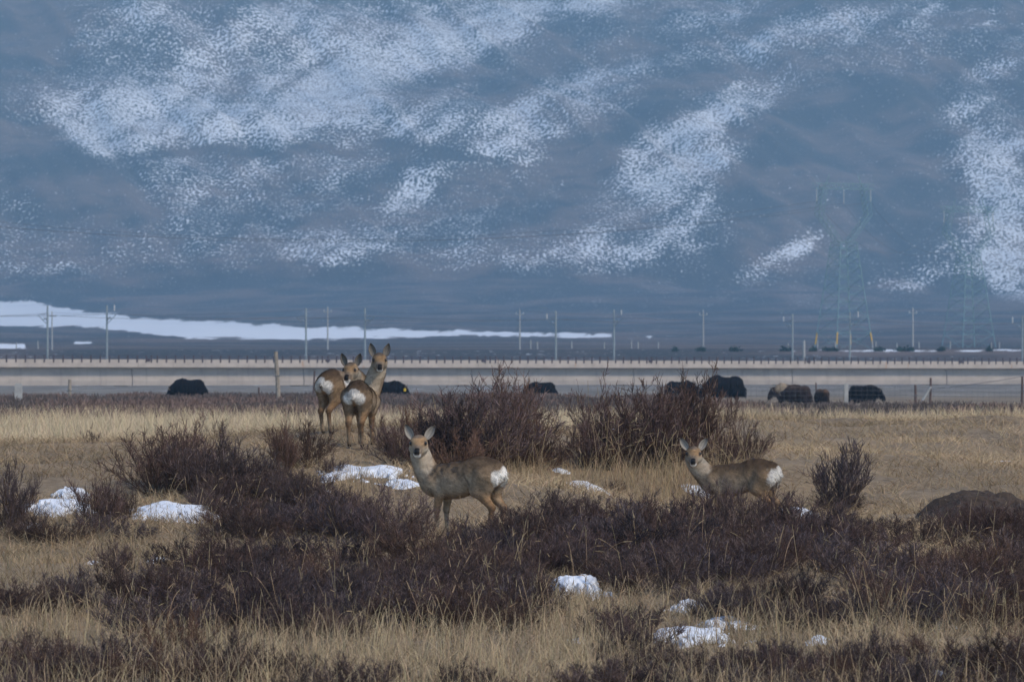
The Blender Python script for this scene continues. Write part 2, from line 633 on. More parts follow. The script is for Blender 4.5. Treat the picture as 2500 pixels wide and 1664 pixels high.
snow = np.clip(ell(wx, wy, E_), 0, .9) - ell(wx, wy, N_)
cr, al = (PX + PY * 1.25) / 1.6, (PX - PY) / 1.4
streak = fbm(cr / 30, al / 120, 4, 12)
gully = 1 - np.abs(fbm(cr / 75 + 5, al / 260, 3, 44) * 2 - 1) * 2.2
patchy = fbm(PX / 110, PY / 50, 4, 14)
up = np.clip((720 - PY) / 140, .25, 1)
snow = snow * (0.5 + 0.95 * streak) + up * (0.36 * (streak - .33) + 0.28 * (patchy - .33) + .10 * np.clip(gully, 0, 1) * patchy) * np.clip(1.25 - 2.0 * ell(wx, wy, N_), .1, 1.2)
snow = np.clip(snow, 0, 1)
side = np.clip(1.5 * fbm(PX / 300, PY / 120, 4, 8) - 0.45, 0, 0.8)
snow = np.where(out, side, snow)
snow *= np.clip((735 - PY) / 40, 0.0, 1)
top = np.interp(PX, [-700, 0, 100, 300, 500, 700, 1000, 1410, 1415], [640, 690, 702, 729, 738, 752, 760, 768, 775])
bot = np.interp(PX, [-700, 0, 190, 260, 380, 500, 650, 760, 900, 1100, 1410, 1415], [770, 749, 751, 758, 773, 777, 781, 782, 777, 772, 777, 773])
wob = (fbm(PX / 22, PY / 9, 4, 18) - .5) * 11
solid = np.clip(np.minimum((PY + wob - top) / 11, (bot - PY - wob * .5) / 5) + 0.5, 0, 1)
for (x0, x1, y0, y1) in ((-60, 62, 790, 802), (165, 215, 786, 791), (1475, 1505, 773, 778), (1700, 2360, 804.5, 807.5), (600, 690, 700, 703)):
    b = np.minimum(np.minimum(PX - x0, x1 - PX) / 6, np.minimum(PY + wob * .4 - y0, y1 - PY - wob * .4) / 3) + 0.45
    solid = np.maximum(solid, np.clip(b, 0, 1) * 0.95)
tag(grid_mesh('hills', X, Y, Z, M['hills'], {'snow': snow.ravel(), 'solid': solid.ravel()}), kind='structure')

# ------------------------------------------------------------------ railway viaduct
BL, BR = ray(-120, 0, 738)[:2], ray(2620, 0, 878)[:2]
BL, BR = BL - (BR - BL) * .45, BR + (BR - BL) * .3
AX = (BR - BL) / np.linalg.norm(BR - BL)
NB = np.array([-AX[1], AX[0]])           # away from the camera
BLEN = np.linalg.norm(BR - BL)
DECKZ = 3.70                              # top of the parapet


def s_at(px, off=0.0):
    """distance along the viaduct at which it crosses a photograph column, off metres behind its face."""
    t = (px - CX) / F
    o = BL + NB * off
    return (t * o[1] - o[0]) / (AX[0] - t * AX[1])


def bpt(s, off, z):
    p = BL + AX * s + NB * off
    return np.array([p[0], p[1], z])


viaduct = thing('railway_viaduct', 'long low concrete railway viaduct with railing posts behind the yaks', 'viaduct',
                (BL[0], BL[1], 0), math.atan2(AX[1], AX[0]))
js = [s_at(p) for p in (338, 757, 1168, 1563, 1950, 2327)]
step = np.mean(np.diff(js))
joints = [js[0] - step, *js, js[-1] + step]
while joints[0] > 0.5:
    joints = [joints[0] - step] + joints
while joints[-1] < BLEN:
    joints.append(joints[-1] + step)


def prism_x(prof, x0, x1):
    """extrude a (y,z) outline along x."""
    n = len(prof)
    V = np.array([[x, y, z] for x in (x0, x1) for (y, z) in prof])
    q = [[i, (i + 1) % n, n + (i + 1) % n, n + i] for i in range(n)]
    return V, np.array(q), np.array([list(range(n))[::-1]]), np.array([list(range(n, 2 * n))])


gprof = [(1.55, 2.45), (1.35, 0.75), (1.45, 0.12), (5.6, 0.12), (5.6, 2.45)]
for a, b in zip(joints[:-1], joints[1:]):
    V, q, e1, e2 = prism_x([(y, z) for y, z in gprof], a + 0.07, b - 0.07)
    g = mesh_np('girder', V, [q, e1, e2], M['girder'], viaduct)
    V, q, e1, e2 = prism_x([(0.0, 2.62), (0.0, DECKZ), (0.32, DECKZ), (0.32, 2.84), (6.6, 2.84), (6.6, 2.453), (1.6, 2.453), (0.35, 2.56)], a + 0.015, b - 0.015)
    mesh_np('parapet', V, [q, e1, e2], M['parapet'], viaduct)
    V, f = box(((a + b) / 2 + step / 2 - 0.0, 3.2, 0.0), (1.4, 3.0, 0.22))
    mesh_np('pier_cap', V, [f], M['girder'], viaduct)
    V, f = box((b, 1.75, 1.3), (0.1, 0.3, 2.2))
    mesh_np('joint_seal', V, [f], M['joint'], viaduct)
    V, f = box(((a + b) / 2, 3.45, 2.93), (b - a - 0.02, 5.4, 0.17))
    mesh_np('track_bed', V, [f], M['deck'], viaduct)
# railing: posts bunch up at every joint as in the photograph
Vp, Fp = merge([box((0, -0.05, 3.78), (0.17, 0.09, 0.98)), box((0, -0.02, 3.34), (0.19, 0.10, 0.12))])
post_me = None
allposts = []
for a, b in zip(joints[:-1], joints[1:]):
    xs = [a + 1.3, a + 2.2, a + 3.2]
    n = int(round((b + 1.3 - xs[-1]) / 1.53))
    w = (b + 1.3 - xs[-1]) / n
    xs += [xs[-1] + w * i for i in range(1, n)]
    allposts += xs
for x in allposts:
    if x < 0 or x > BLEN:
        continue
    if post_me is None:
        o = mesh_np('railing_post', Vp, [Fp], M['rail'], viaduct)
        post_me = o.data
    else:
        o = link('railing_post', post_me, viaduct)
    o.location = (x, 0, 0)
for z in (3.86, 4.1):
    for a, b in zip(joints[:-1], joints[1:]):
        V, f = tubes([[a, -0.05, z]], [[b, -0.05, z]], 0.03, 0.03, 4)
        mesh_np('handrail', V, [f], M['rail'], viaduct)
for px in (361, 800, 1180, 1588, 1974, 2345):
    V, f = box((s_at(px), -0.03, 3.62), (0.7, 0.16, 0.34))
    mesh_np('railing_box', V, [f], M['rail'], viaduct)

# ------------------------------------------------------------------ masts and poles
mast_proto = None


def mast(px, top, off, side, label):
    s = s_at(px, off)
    p = bpt(s, off, 2.85)
    h = CAMZ + (HY - top) / F * p[1] - p[2]
    t = thing('catenary_mast', label, 'mast', p, math.atan2(AX[1], AX[0]), 'steel masts standing on the viaduct')
    V, f = tubes([[0, 0, 0]], [[0, 0, h]], 0.16, 0.125, 8)
    mesh_np('pole', V, [f], M['galv'], t)
    V, f = box((0, 0, 0.1), (0.6, 0.6, 0.2))
    mesh_np('base_plate', V, [f], M['galv'], t)
    V, f = tubes([[0, 0, h - 1.0], [0, 0, h - 2.6], [0, 0, h - 1.7]], [[0, side * 2.2, h - 1.25], [0, side * 2.1, h - 1.3], [0, side * 1.2, h - 1.9]], 0.05, 0.05, 4)
    mesh_np('cantilever_arm', V, [f], M['galv'], t)
    V, f = tubes([[0.0, side * 0.25, h - 1.9]], [[0.0, side * 0.75, h - 1.65]], 0.12, 0.12, 6)
    mesh_np('insulator', V, [f], M['insul'], t)
    return np.array(p) + [0, 0, h]


near_row = []
far_row = []
for px, top, lab in ((116, 746, 'mast on the viaduct with a concrete power pole close behind it, over the snow strip'),
                     (747, 752, 'galvanised mast on the viaduct above the rump of the deer standing in profile behind'),
                     (1357, 758, 'pale galvanised mast on the viaduct above the largest shrub'),
                     (1935, 766, 'galvanised mast on the viaduct over the pale-shouldered yak, with a short post beside it'),
                     (2496, 770, 'galvanised mast on the viaduct cut by the right edge of the picture')):
    near_row.append(mast(px, top, 0.75, 1, lab))
for px, top, lab in ((261, 745, 'galvanised mast standing alone on the viaduct with a white insulator post to its right'),
                     (891, 752, 'galvanised mast on the viaduct directly behind the head of the alert deer'),
                     (1499, 755, 'mast on the viaduct where the far snow strip ends'),
                     (2075, 762, 'mast on the viaduct in front of the nearer lattice pylon')):
    far_row.append(mast(px, top, 5.9, -1, lab))


def sag_wire(name, pts, sag, r, label, group=None, mat='wire'):
    P = []
    for a, b in zip(pts[:-1], pts[1:]):
        t = np.linspace(0, 1, 13)[:-1]
        q = a[None] * (1 - t[:, None]) + b[None] * t[:, None]
        q[:, 2] -= sag * 4 * t * (1 - t)
        P.append(q)
    P.append(pts[-1][None])
    V, q, t3 = polytube(np.concatenate(P), r, 4)
    return tag(mesh_np(name, V, [q, t3], M[mat]), label, 'wire', group)


for rowi, row, nm in ((0, near_row, 'nearer'), (1, far_row, 'farther')):
    d = NB * (1.6 if rowi == 0 else -1.6)
    q = [p + np.array([d[0], d[1], -1.2]) for p in row]
    e0, e1 = q[0] - (q[1] - q[0]), q[-1] + (q[1] - q[0])
    sag_wire('overhead_wire', [e0] + q + [e1], 0.5, 0.022, f'thin overhead wire strung along the {nm} row of viaduct masts', 'overhead wires above the viaduct')

# concrete power poles on the plain behind the viaduct
pole_tops = []
for px, top, base, dep, lab in ((127, 763, 842, 1060, 'pale concrete power pole close behind the first viaduct mast'),
                                (800, 752, 838, 1060, 'faint concrete power pole above the head of the deer looking back over its rump'),
                                (1269, 758, 849, 1060, 'pale concrete power pole rising through the far snow strip left of the pale mast'),
                                (1717, 760, 855, 1060, 'pale concrete power pole above the yak hidden behind the grassy shrub'),
                                (2229, 755, 853, 1060, 'brightest concrete power pole, standing between the two lattice pylons')):
    x = (px - CX) / F * dep
    z0 = float(gz(x, dep)) - 0.3
    h = CAMZ + (HY - top) / F * dep - z0
    t = thing('power_pole', lab, 'power pole', (x, dep, z0), 0, 'concrete power poles behind the viaduct')
    V, f = tubes([[0, 0, 0]], [[0, 0, h]], 0.17, 0.11, 8)
    mesh_np('pole', V, [f], M['cpole'], t)
    V, f = box((0, 0, h - 0.7), (1.6, 0.12, 0.14))
    mesh_np('crossarm', V, [f], M['galv'], t)
    for sx in (-0.7, 0, 0.7):
        V, f = tubes([[sx, 0, h - 0.63 if sx else h]], [[sx, 0, h - 0.3 if sx else h + 0.35]], 0.09, 0.06, 6)
        mesh_np('insulator', V, [f], M['insul'], t)
    pole_tops.append(np.array([x, dep, z0 + h]))
sag_wire('power_line', [pole_tops[0] - (40, 0, -0.2)] + pole_tops + [pole_tops[-1] + (40, 0, -0.2)], 0.8, 0.018, 'thin power line strung between the concrete poles behind the viaduct')

# small white marker posts standing by the track and on the plain
for px, py0, py1, dep, w, mat, lab in ((279, 744, 759, 800, 0.32, 'insul', 'short white insulator hanging beside the lone viaduct mast'),
                                       (1335, 766, 780, 810, 0.3, 'insul', 'short white insulator beside the pale mast above the largest shrub'),
                                       (1517, 756, 768, 830, 0.3, 'insul', 'short white insulator beside the mast at the end of the snow strip'),
                                       (1913, 773, 784, 850, 0.3, 'insul', 'short white insulator beside the mast over the pale-shouldered yak'),
                                       (2095, 760, 775, 858, 0.3, 'insul', 'short white insulator beside the mast in front of the nearer pylon'),
                                       (2472, 774, 788, 870, 0.3, 'insul', 'short white insulator beside the mast at the picture edge')):
    a, b = ray(px, py0, dep), ray(px, py1, dep)
    t = thing('hanging_insulator', lab, 'insulator', b, 0, 'white insulators on the overhead line')
    h = a[2] - b[2]
    V, q, t3 = polytube([[0, 0, 0], [0, 0, h * .1], [0, 0, h * .5], [0, 0, h * .9], [0, 0, h]], [w * .22, w * .36, w * .3, w * .36, w * .22], 8)
    mesh_np('ceramic_core', V, [q, t3], M['insul'], t)
    V, f = tubes([[0, 0, h * .95]], [[0, -0.0, h + 0.9]], 0.02, 0.02, 4)
    mesh_np('hanger', V, [f], M['wire'], t)
    V, f = tubes([[0, 0, h + 0.88]], [[(-1.2 if px not in (279, 1517) else -1.2), 0, h + 0.9]], 0.03, 0.03, 4)
    mesh_np('bracket', V, [f], M['galv'], t)
t = thing('marker_post', 'short thick pale post rising behind the viaduct parapet beside a mast', 'post', bpt(s_at(1963, 8.5), 8.5, 0.0))
V, f = tubes([[0, 0, 0], [0, 0, 5.6]], [[0, 0, 5.6], [0, 0, 6.9]], [0.24, 0.2], [0.2, 0.2], 8)
mesh_np('shaft', V, [f], M['cpole'], t)
mk = 0
for px in (40, 93, 1296, 1312, 1396, 1475, 1542, 1558, 1607, 1924, 1996, 2040, 2130, 2138, 2190, 2244, 2320, 2420, 2440):
    dep = 1085 + (px * 37 % 60)
    x = (px - CX) / F * dep
    z = float(gz(x, dep))
    h = 1.0 + (px * 13 % 7) * 0.12
    V, f = tubes([[0, 0, -0.2], [0, 0, h * .85]], [[0.05 * (px % 3 - 1), 0, h * .85], [0.05 * (px % 3 - 1), 0, h]], 0.13, [0.11, 0.07], 6)
    o = mesh_np('boundary_post', V, [f], M['cpole'])
    o.location = (x, dep, z)
    tag(o, 'tiny pale boundary post standing on the plain behind the viaduct', 'post', 'boundary posts on the plain')
# dark low bushes and the pale track beside them
for i, (px, py, wpx) in enumerate(((1712, 856, 20), (1795, 857, 22), (1920, 858, 26), (1986, 857, 12), (2026, 860, 34), (2146, 860, 24), (2200, 861, 22), (2222, 862, 16), (2298, 860, 14), (2415, 867, 12), (1648, 855, 10))):
    dep = 1045
    x = (px - CX) / F * dep
    z = float(gz(x, dep))
    w = wpx / F * dep
    n = 260
    P = rng.normal(size=(n, 3)) * [w * .25, .35, .22]
    P[:, 2] = np.abs(P[:, 2]) + 0.1
    D = rng.normal(size=(n, 3)) * 0.25
    D2 = rng.normal(size=(n, 3)) * 0.25
    V = np.stack([P, P + D, P + D2], 1).reshape(-1, 3)
    o = mesh_np('evergreen_bush', V, [np.arange(n * 3).reshape(-1, 3)], M['bush'])
    o.location = (x, dep, z)
    tag(o, 'small dark green bush beside the pale track behind the viaduct', 'bush', 'dark bushes along the pale track')

# ------------------------------------------------------------------ lattice pylons


def pylon(px, dep, rz, k, yellow, label):
    x = (px - CX) / F * dep
    z0 = float(gz(x, dep)) - 0.5
    t = thing('lattice_pylon', label, 'pylon', (x, dep, z0), rz, 'lattice pylons in front of the hillside')
    B, Wz, Wb = 4.6, 25.0 * k, 2.0                  # half base, waist height, half waist
    corners = [(-1, -1), (1, -1), (1, 1), (-1, 1)]

    def at(c, u):
        r = B + (Wb - B) * u
        return np.array([c[0] * r, c[1] * r, Wz * u])
    for c in corners:
        V, f = tubes([at(c, 0)], [at(c, 1)], 0.12, 0.10, 4)
        leg = mesh_np('leg', V, [f], M['pylon'], t)
        if yellow:
            V, f = tubes([at(c, 0.055)], [at(c, 0.165)], 0.17, 0.17, 4)
            mesh_np('leg_guard', V, [f], M['yellow'], leg)
    lv = [0, .16, .31, .45, .57, .68, .78, .87, .94, 1]
    A0, A1 = [], []
    for i in range(4):
        c, e = corners[i], corners[(i + 1) % 4]
        for a, b in zip(lv[:-1], lv[1:]):
            A0 += [at(c, a), at(e, a), at(c, b)]
            A1 += [at(e, b), at(c, b), at(e, b)]
    V, f = tubes(A0, A1, 0.05, 0.05, 4)
    mesh_np('bracing', V, [f], M['pylon'], t)
    # cup: two arms leaving the waist, bent inwards at the top
    H1, H2, H3 = Wz + 6.5 * k, Wz + 12.8 * k, Wz + 15.2 * k
    for sgn in (-1, 1):
        P = [np.array([sgn * Wb * .6, 0, Wz]), np.array([sgn * 6.2, 0, H1]), np.array([sgn * 5.0, 0, H2])]
        A0, A1 = [], []
        for a, b in zip(P[:-1], P[1:]):
            for q in range(5):
                u, w = q / 5, (q + 1) / 5
                pa, pb = a * (1 - u) + b * u, a * (1 - w) + b * w
                for oy in (-0.9, 0.9):
                    for ox in (-0.55, 0.55):
                        A0.append(pa + [ox, oy, 0])
                        A1.append(pb + [ox, oy, 0])
                A0 += [pa + [-.55, -.9, 0], pa + [.55, .9, 0], pa + [-.55, .9, 0]]
                A1 += [pb + [.55, -.9, 0], pb + [-.55, .9, 0], pb + [-.55, -.9, 0]]
        V, f = tubes(A0, A1, 0.058, 0.058, 4)
        mesh_np('cup_arm', V, [f], M['pylon'], t)
        V, f = tubes([[sgn * 4.6, 0, H2]], [[sgn * 3.6, 0, H3 + .6]], 0.12, 0.06, 4)
        mesh_np('peak', V, [f], M['pylon'], t)
        V, f = tubes([[sgn * 6.8, 0, H2 - .2]], [[sgn * 6.8, 0, H2 - 3.2]], 0.09, 0.09, 6)
        mesh_np('insulator', V, [f], M['insul'], t)
    A0, A1 = [], []
    xs = np.linspace(-7.4, 7.4, 13)
    for a, b in zip(xs[:-1], xs[1:]):
        for zz_ in (H2 - .5, H2 + .7):
            for oy in (-.7, .7):
                A0.append([a, oy, zz_])
                A1.append([b, oy, zz_])
        A0 += [[a, -.7, H2 - .5], [a, .7, H2 + .7]]
        A1 += [[b, -.7, H2 + .7], [b, .7, H2 - .5]]
    V, f = tubes(A0, A1, 0.058, 0.058, 4)
    mesh_np('crossarm', V, [f], M['pylon'], t)
    V, f = tubes([[0, 0, H2 - .5]], [[0, 0, H2 - 3.6]], 0.09, 0.09, 6)
    mesh_np('insulator', V, [f], M['insul'], t)
    R = np.array([[math.cos(rz), -math.sin(rz), 0], [math.sin(rz), math.cos(rz), 0], [0, 0, 1]])
    return [R @ np.array(q) + [x, dep, z0] for q in ((-6.8, 0, H2 - 3.2), (0, 0, H2 - 3.6), (6.8, 0, H2 - 3.2), (-3.6, 0, H3), (3.6, 0, H3))]


P1 = pylon(2060, 1190, math.radians(28), 0.93, True, 'nearer steel lattice pylon with yellow leg guards and a cup-shaped head')
P2 = pylon(2365, 1290, math.radians(28), 0.86, False, 'fainter steel lattice pylon close to the bright snow slope')
P0 = [q + (np.array(ray(-700, 690, 1050)) - np.array(ray(2060, 690, 1190))) * [1, 1, 0] + [0, 0, -2] for q in P1]
P3 = [q + (q - p) for p, q in zip(P1, P2)]
for i, nm in enumerate(('first', 'middle', 'last')):
    sag_wire('transmission_line', [P0[i], P1[i], P2[i], P3[i]], 9.0, 0.028, f'faint high-voltage cable hung from the {nm} insulator of the pylon crossarms', 'high-voltage cables between the pylons')

# ------------------------------------------------------------------ pasture fence with odd posts
fence_d = 285.0
wires_at = []
for px, top, base, dep, r, lean, mat, lab in (
        (45, 938, 985, 262, .17, .0, 'cpole', 'thick white fence post with a darker side face near the picture edge'),
        (169, 926, 966, 300, .10, .02, 'wood', 'short pale wooden fence post in front of the viaduct'),
        (631, 945, 976, 300, .05, .02, 'rust', 'short rusty fence stake beside the tall leaning post'),
        (681, 858, 978, 290, .115, -.06, 'wood', 'tall leaning pale wooden post that rises above the viaduct parapet'),
        (763, 905, 968, 300, .05, .06, 'rust', 'thin dark leaning stake beside the deer rump'),
        (1992, 934, 985, 285, .04, .0, 'rust', 'thin stake just above the brown yak calf'),
        (2066, 938, 986, 280, .10, .0, 'cpole', 'white fence post between the brown calf and the black yak'),
        (2234, 939, 1003, 262, .06, .01, 'rust', 'thin dark fence post next to a leaning pale strut'),
        (2270, 922, 985, 275, .06, .03, 'rust', 'dark fence post with a pale strut leaning against it'),
        (2494, 918, 990, 270, .06, .02, 'rust', 'dark end post at the picture edge that carries a rising wire')):
    x = (px - CX) / F * dep
    z = float(gz(x, dep)) - 0.15
    h = CAMZ + (HY - top) / F * dep - z
    t = thing('fence_post', lab, 'fence post', (x, dep, z), 0, 'odd posts of the pasture fence')
    if mat == 'cpole':
        V, f = box((0, 0, h / 2), (r * 2, r * 2.2, h))
        mesh_np('shaft', V, [f], M[mat], t)
        V, f = box((0, 0, h + 0.02), (r * 1.7, r * 1.9, 0.05))
        mesh_np('chamfered_cap', V, [f], M[mat], t)
        V, f = box((-r * 1.02, 0.0, h * .45), (0.03, r * 1.9, h * .8))
        mesh_np('side_face', V, [f], M['wood'], t)
    else:
        V, q, t3 = polytube([[0, 0, 0], [lean * h * .5 + .01, 0, h * .5], [lean * h, 0, h]], [r * 1.1, r, r * .9], 7)
        mesh_np('shaft', V, [q, t3], M[mat], t)
        V, f = tubes([[lean * h * .55 - r - .05, -r, h * .55]], [[lean * h * .55 + r + .05, -r, h * .56]], 0.03, 0.03, 4)
        mesh_np('wire_tie', V, [f], M['wire'], t)
    if px == 2270:
        V, f = tubes([[-.62, -.1, 0]], [[.06, -.08, h * .72]], .07, .055, 6)
        mesh_np('strut', V, [f], M['cpole'], t)
    wires_at.append(np.array([x + lean * h, dep, z + h]))
g = thing('wire_fence', 'thin square-mesh wire fence in front of the black yak', 'fence', (0, 0, 0))
ptsx = [1820, 1992, 2066, 2234, 2270, 2494, 2600]
tops = [ray(p_, y_, 280.) for p_, y_ in zip(ptsx, (944, 944, 942, 943, 945, 947, 947))]
for z in (0, -.22, -.44, -.66, -.85):
    V, q, t3 = polytube([p_ + [0, 0, z] for p_ in tops], 0.006, 4)
    mesh_np('strand', V, [q, t3], M['wire'], g)
A0, A1 = [], []
for xx in np.arange(tops[0][0], tops[-1][0], 0.28):
    zt = np.interp(xx, [p_[0] for p_ in tops], [p_[2] for p_ in tops])
    A0.append([xx, 280, zt])
    A1.append([xx, 280, zt - .85])
V, f = tubes(A0, A1, .0035, .0035, 3)
tag(mesh_np('mesh_wires', V, [f], M['wire'], g), kind='stuff')
sag_wire('loose_wire', [ray(2268, 950, 272.), ray(2400, 934, 271.), wires_at[-1]], 0.02, 0.012, 'loose wire rising to the dark end post')

# ------------------------------------------------------------------ vegetation
def norm(v):
    return v / (np.linalg.norm(v, axis=-1, keepdims=True) + 1e-9)


def shrub_meshes(seed, n_stems=34, spread=50, upright=0.5, twigs=5, fine=1.0, hue=0, base=0.16):
    """One leafless shrub about 1 m high: returns (branch mesh, twig mesh)."""
    r = np.random.default_rng(seed)
    sp0, sp1, sr0, sr1 = [], [], [], []
    tp, td, tl = [], [], []
    lop = r.uniform(0.8, 1.2, 6)
    for i in range(n_stems):
        az = r.uniform(0, 2 * math.pi)
        tilt = math.radians(spread) * math.sqrt(r.uniform(0, 1)) * r.uniform(0.7, 1.1)
        p = np.array([math.cos(az), math.sin(az), 0]) * base * r.uniform(0.1, 1)
        d = np.array([math.cos(az) * math.sin(tilt), math.sin(az) * math.sin(tilt), math.cos(tilt)])
        L = r.uniform(0.72, 1.0) * lop[int(az / 2 / math.pi * 6) % 6] * (1.02 - 0.25 * (tilt / math.radians(spread)) ** 2)
        ns = 6
        rad = r.uniform(0.0055, 0.009)
        for j in range(ns):
            q = p + d * L / ns
            sp0.append(p); sp1.append(q)
            sr0.append(rad * (1 - 0.12 * j)); sr1.append(rad * (1 - 0.12 * (j + 1)))
            if j >= 1:
                for b in range(2 if j < 3 else 3):
                    bd = norm(d * 1.0 + r.normal(size=3) * 0.55 + [0, 0, 0.25])
                    bl = r.uniform(0.12, 0.3) * (1.15 - 0.1 * j)
                    bp = p + (q - p) * r.uniform(0, 1)
                    bm = bp + bd * bl * 0.5
                    bd2 = norm(bd + [0, 0, 0.3 * upright] + r.normal(size=3) * 0.15)
                    be = bm + bd2 * bl * 0.5
                    sp0 += [bp, bm]; sp1 += [bm, be]
                    sr0 += [rad * .5, rad * .42]; sr1 += [rad * .42, rad * .3]
                    for k in range(twigs):
                        u = r.uniform(0.15, 1.0)
                        tp.append(bp + (be - bp) * u)
                        td.append(norm(bd2 * 0.9 + r.normal(size=3) * 0.45 + [0, 0, 0.45 * upright]))
                        tl.append(r.uniform(0.05, 0.15))
            p = q
            d = norm(d + [0, 0, 0.10 * upright] + r.normal(size=3) * 0.09)
    V, f = tubes(sp0, sp1, np.array(sr0), np.array(sr1), 3)
    z = V[:, 2:3]
    cb = np.array([[0.105, 0.074, 0.051]]) * np.clip(1.1 - 0.3 * z, .7, 1.1) * np.repeat(r.uniform(.75, 1.3, (len(sp0), 1)), 6, 0)
    bm_ = (V, f, cb)
    tp, td, tl = np.array(tp), np.array(td), np.array(tl)
    n = len(tp)
    mid = tp + td * tl[:, None] * .55
    end = mid + norm(td + r.normal(size=(n, 3)) * .25) * tl[:, None] * .5
    w = 0.0032 * fine
    V1, f1 = tubes(np.r_[tp, mid], np.r_[mid, end], np.r_[np.full(n, w), np.full(n, w * .9)], np.r_[np.full(n, w * .9), np.full(n, w * .5)], 3)
    tw = {0: [0.072, 0.051, 0.046], 1: [0.086, 0.057, 0.046], 2: [0.063, 0.050, 0.048]}[hue]
    c1 = np.array([tw]) * np.repeat(r.uniform(.6, 1.5, (2 * n, 1)), 6, 0)
    pale = np.repeat(np.tile(r.uniform(0, 1, n) < .13, 2), 6)
    c1[pale] = c1[pale] * 1.2 + np.array([[.075, .065, .055]])
    # small dead leaf rags and buds along the twigs
    m = int(n * 2.4)
    i = r.integers(0, n, m)
    bp = tp[i] + (end[i] - tp[i]) * r.uniform(.2, 1.05, (m, 1))
    a = norm(r.normal(size=(m, 3))) * r.uniform(.006, .015, (m, 1)) * fine
    b = norm(r.normal(size=(m, 3)) + [0, 0, .6]) * r.uniform(.008, .02, (m, 1)) * fine
    V2 = np.stack([bp - a * .5, bp + a * .5, bp + b], 1).reshape(-1, 3)
    c2 = np.repeat(np.array([tw]) * np.array([[1.15, 1.0, .95]]) * r.uniform(.5, 1.9, (m, 1)), 3, 0)
    V3 = np.r_[V1, V2]
    return bm_, (V3, f1, np.arange(m * 3).reshape(-1, 3) + len(V1), np.r_[c1, c2])


VAR = []
specs = [dict(seed=1), dict(seed=2, spread=58, hue=1), dict(seed=3, n_stems=40, spread=62, hue=2), dict(seed=4, n_stems=30, spread=44, upright=.9, hue=1),
         dict(seed=5, n_stems=26, spread=36, upright=1.3, hue=2), dict(seed=6, n_stems=46, spread=66, twigs=4, hue=0), dict(seed=8, n_stems=22, spread=55, upright=.8, twigs=4, hue=1),
         dict(seed=9, n_stems=38, spread=70, hue=0, base=.3), dict(seed=11, n_stems=38, spread=72, hue=2, base=.32, fine=1.25), dict(seed=12, n_stems=9, spread=40, upright=.6, twigs=4, hue=1)]
_first = {}
for s_ in specs:
    (bv, bf, bc), (tv, tf, tt, tc) = shrub_meshes(**s_)
    VAR.append(((bv, bf, bc), (tv, tf, tt, tc)))
SH = {}


def shrub(var, loc, h, w, rz, label, group=None):
    t = thing('leafless_shrub', label, 'shrub', loc, rz, group)
    t.scale = (w, w, h)
    if var not in SH:
        (bv, bf, bc), (tv, tf, tt, tc) = VAR[var]
        a = mesh_np('branches', bv, [bf], M['twig'], t, bc)
        b = mesh_np('twigs', tv, [tf, tt], M['twig'], t, tc)
        SH[var] = (a.data, b.data)
    else:
        link('branches', SH[var][0], t)
        link('twigs', SH[var][1], t)
    return t


def put(px, base_y, top_y, wpx, var, label, group=None, dmin=36, dmax=130):
    """a shrub rooted where the ground shows at (px, base_y), as tall and wide as in the photograph."""
    p = hit(px, base_y, dmin, dmax)
    m = p[1] / F
    h = (base_y - top_y) * m / 1.02
    w = wpx * m / 1.35
    return shrub(var, p - [0, 0, 0.03], h, w, rng.uniform(0, 6.28), label, group)


# single shrubs one can point at
put(395, 1215, 1034, 270, 5, 'tall rounded shrub with bare tips against the pale meadow, nearest the picture edge')
put(500, 1215, 1050, 230, 2, 'tall shrub touching the rounded one on the side towards the deer')
put(610, 1205, 1080, 170, 2, 'medium reddish shrub filling the gap between the rounded shrub and the deer pair')
put(745, 1140, 1020, 170, 5, 'dark shrub in front of the hind legs of the deer showing its flank')
put(690, 1160, 1035, 110, 3, 'thin upright shrub beside the dark one under the deer pair')
put(815, 1160, 1105, 80, 1, 'small shrub right at the hooves of the deer pair')
put(965, 1120, 1010, 130, 6, 'loose shrub behind the ears of the nearest deer')
put(1010, 1110, 985, 100, 3, 'slender shrub joining the large shrub behind the nearest deer')
put(1190, 1140, 922, 330, 5, 'largest dense shrub, rising above the viaduct base behind the nearest deer')
put(1110, 1138, 965, 230, 2, 'broad flank of shrub leaning out of the largest one towards the deer')
put(1285, 1138, 962, 175, 1, 'shrub at the foot of the black yak half hidden behind twigs')
put(1360, 1125, 1068, 110, 6, 'low shrub in the gap of pale meadow between the two big clumps')
put(1480, 1135, 935, 190, 1, 'open shrub with pale twigs and grass stems between the two big clumps')
put(1580, 1140, 922, 250, 5, 'tall dark shrub hiding a yak behind the grassy clump')
put(1680, 1140, 930, 220, 0, 'tall shrub mixed with bleached grass in front of the big black yak')
put(1230, 1120, 925, 260, 0, 'upper crown of twigs standing behind the largest shrub, tips against the parapet')
put(450, 1200, 1040, 230, 0, 'twiggy shrub standing behind and between the two tall shrubs near the picture edge')
put(1640, 1120, 925, 230, 2, 'dark shrub at the back of the grassy clump, below a yak')
put(1770, 1120, 965, 130, 6, 'outermost shrub of the grassy clump, towards the open slope')
put(1830, 1115, 1000, 70, 9, 'thin twig cluster standing apart at the edge of the grassy clump')
put(1690, 1325, 1190, 130, 7, 'dark shrub hiding the forelegs of the deer in the thicket')
put(1755, 1322, 1165, 150, 5, 'dark shrub covering the belly line of the deer in the thicket')
put(1840, 1325, 1172, 150, 8, 'dark shrub hiding the hind legs of the deer in the thicket')
put(1905, 1335, 1210, 120, 7, 'dark shrub just past the white rump of the deer in the thicket')
put(1150, 1350, 1272, 130, 7, 'purplish shrub just below the hind legs of the nearest deer')
put(1255, 1335, 1235, 150, 8, 'purplish shrub under the rump of the nearest deer')
put(2045, 1250, 1078, 260, 4, 'lone fan-shaped shrub on the open grass slope')
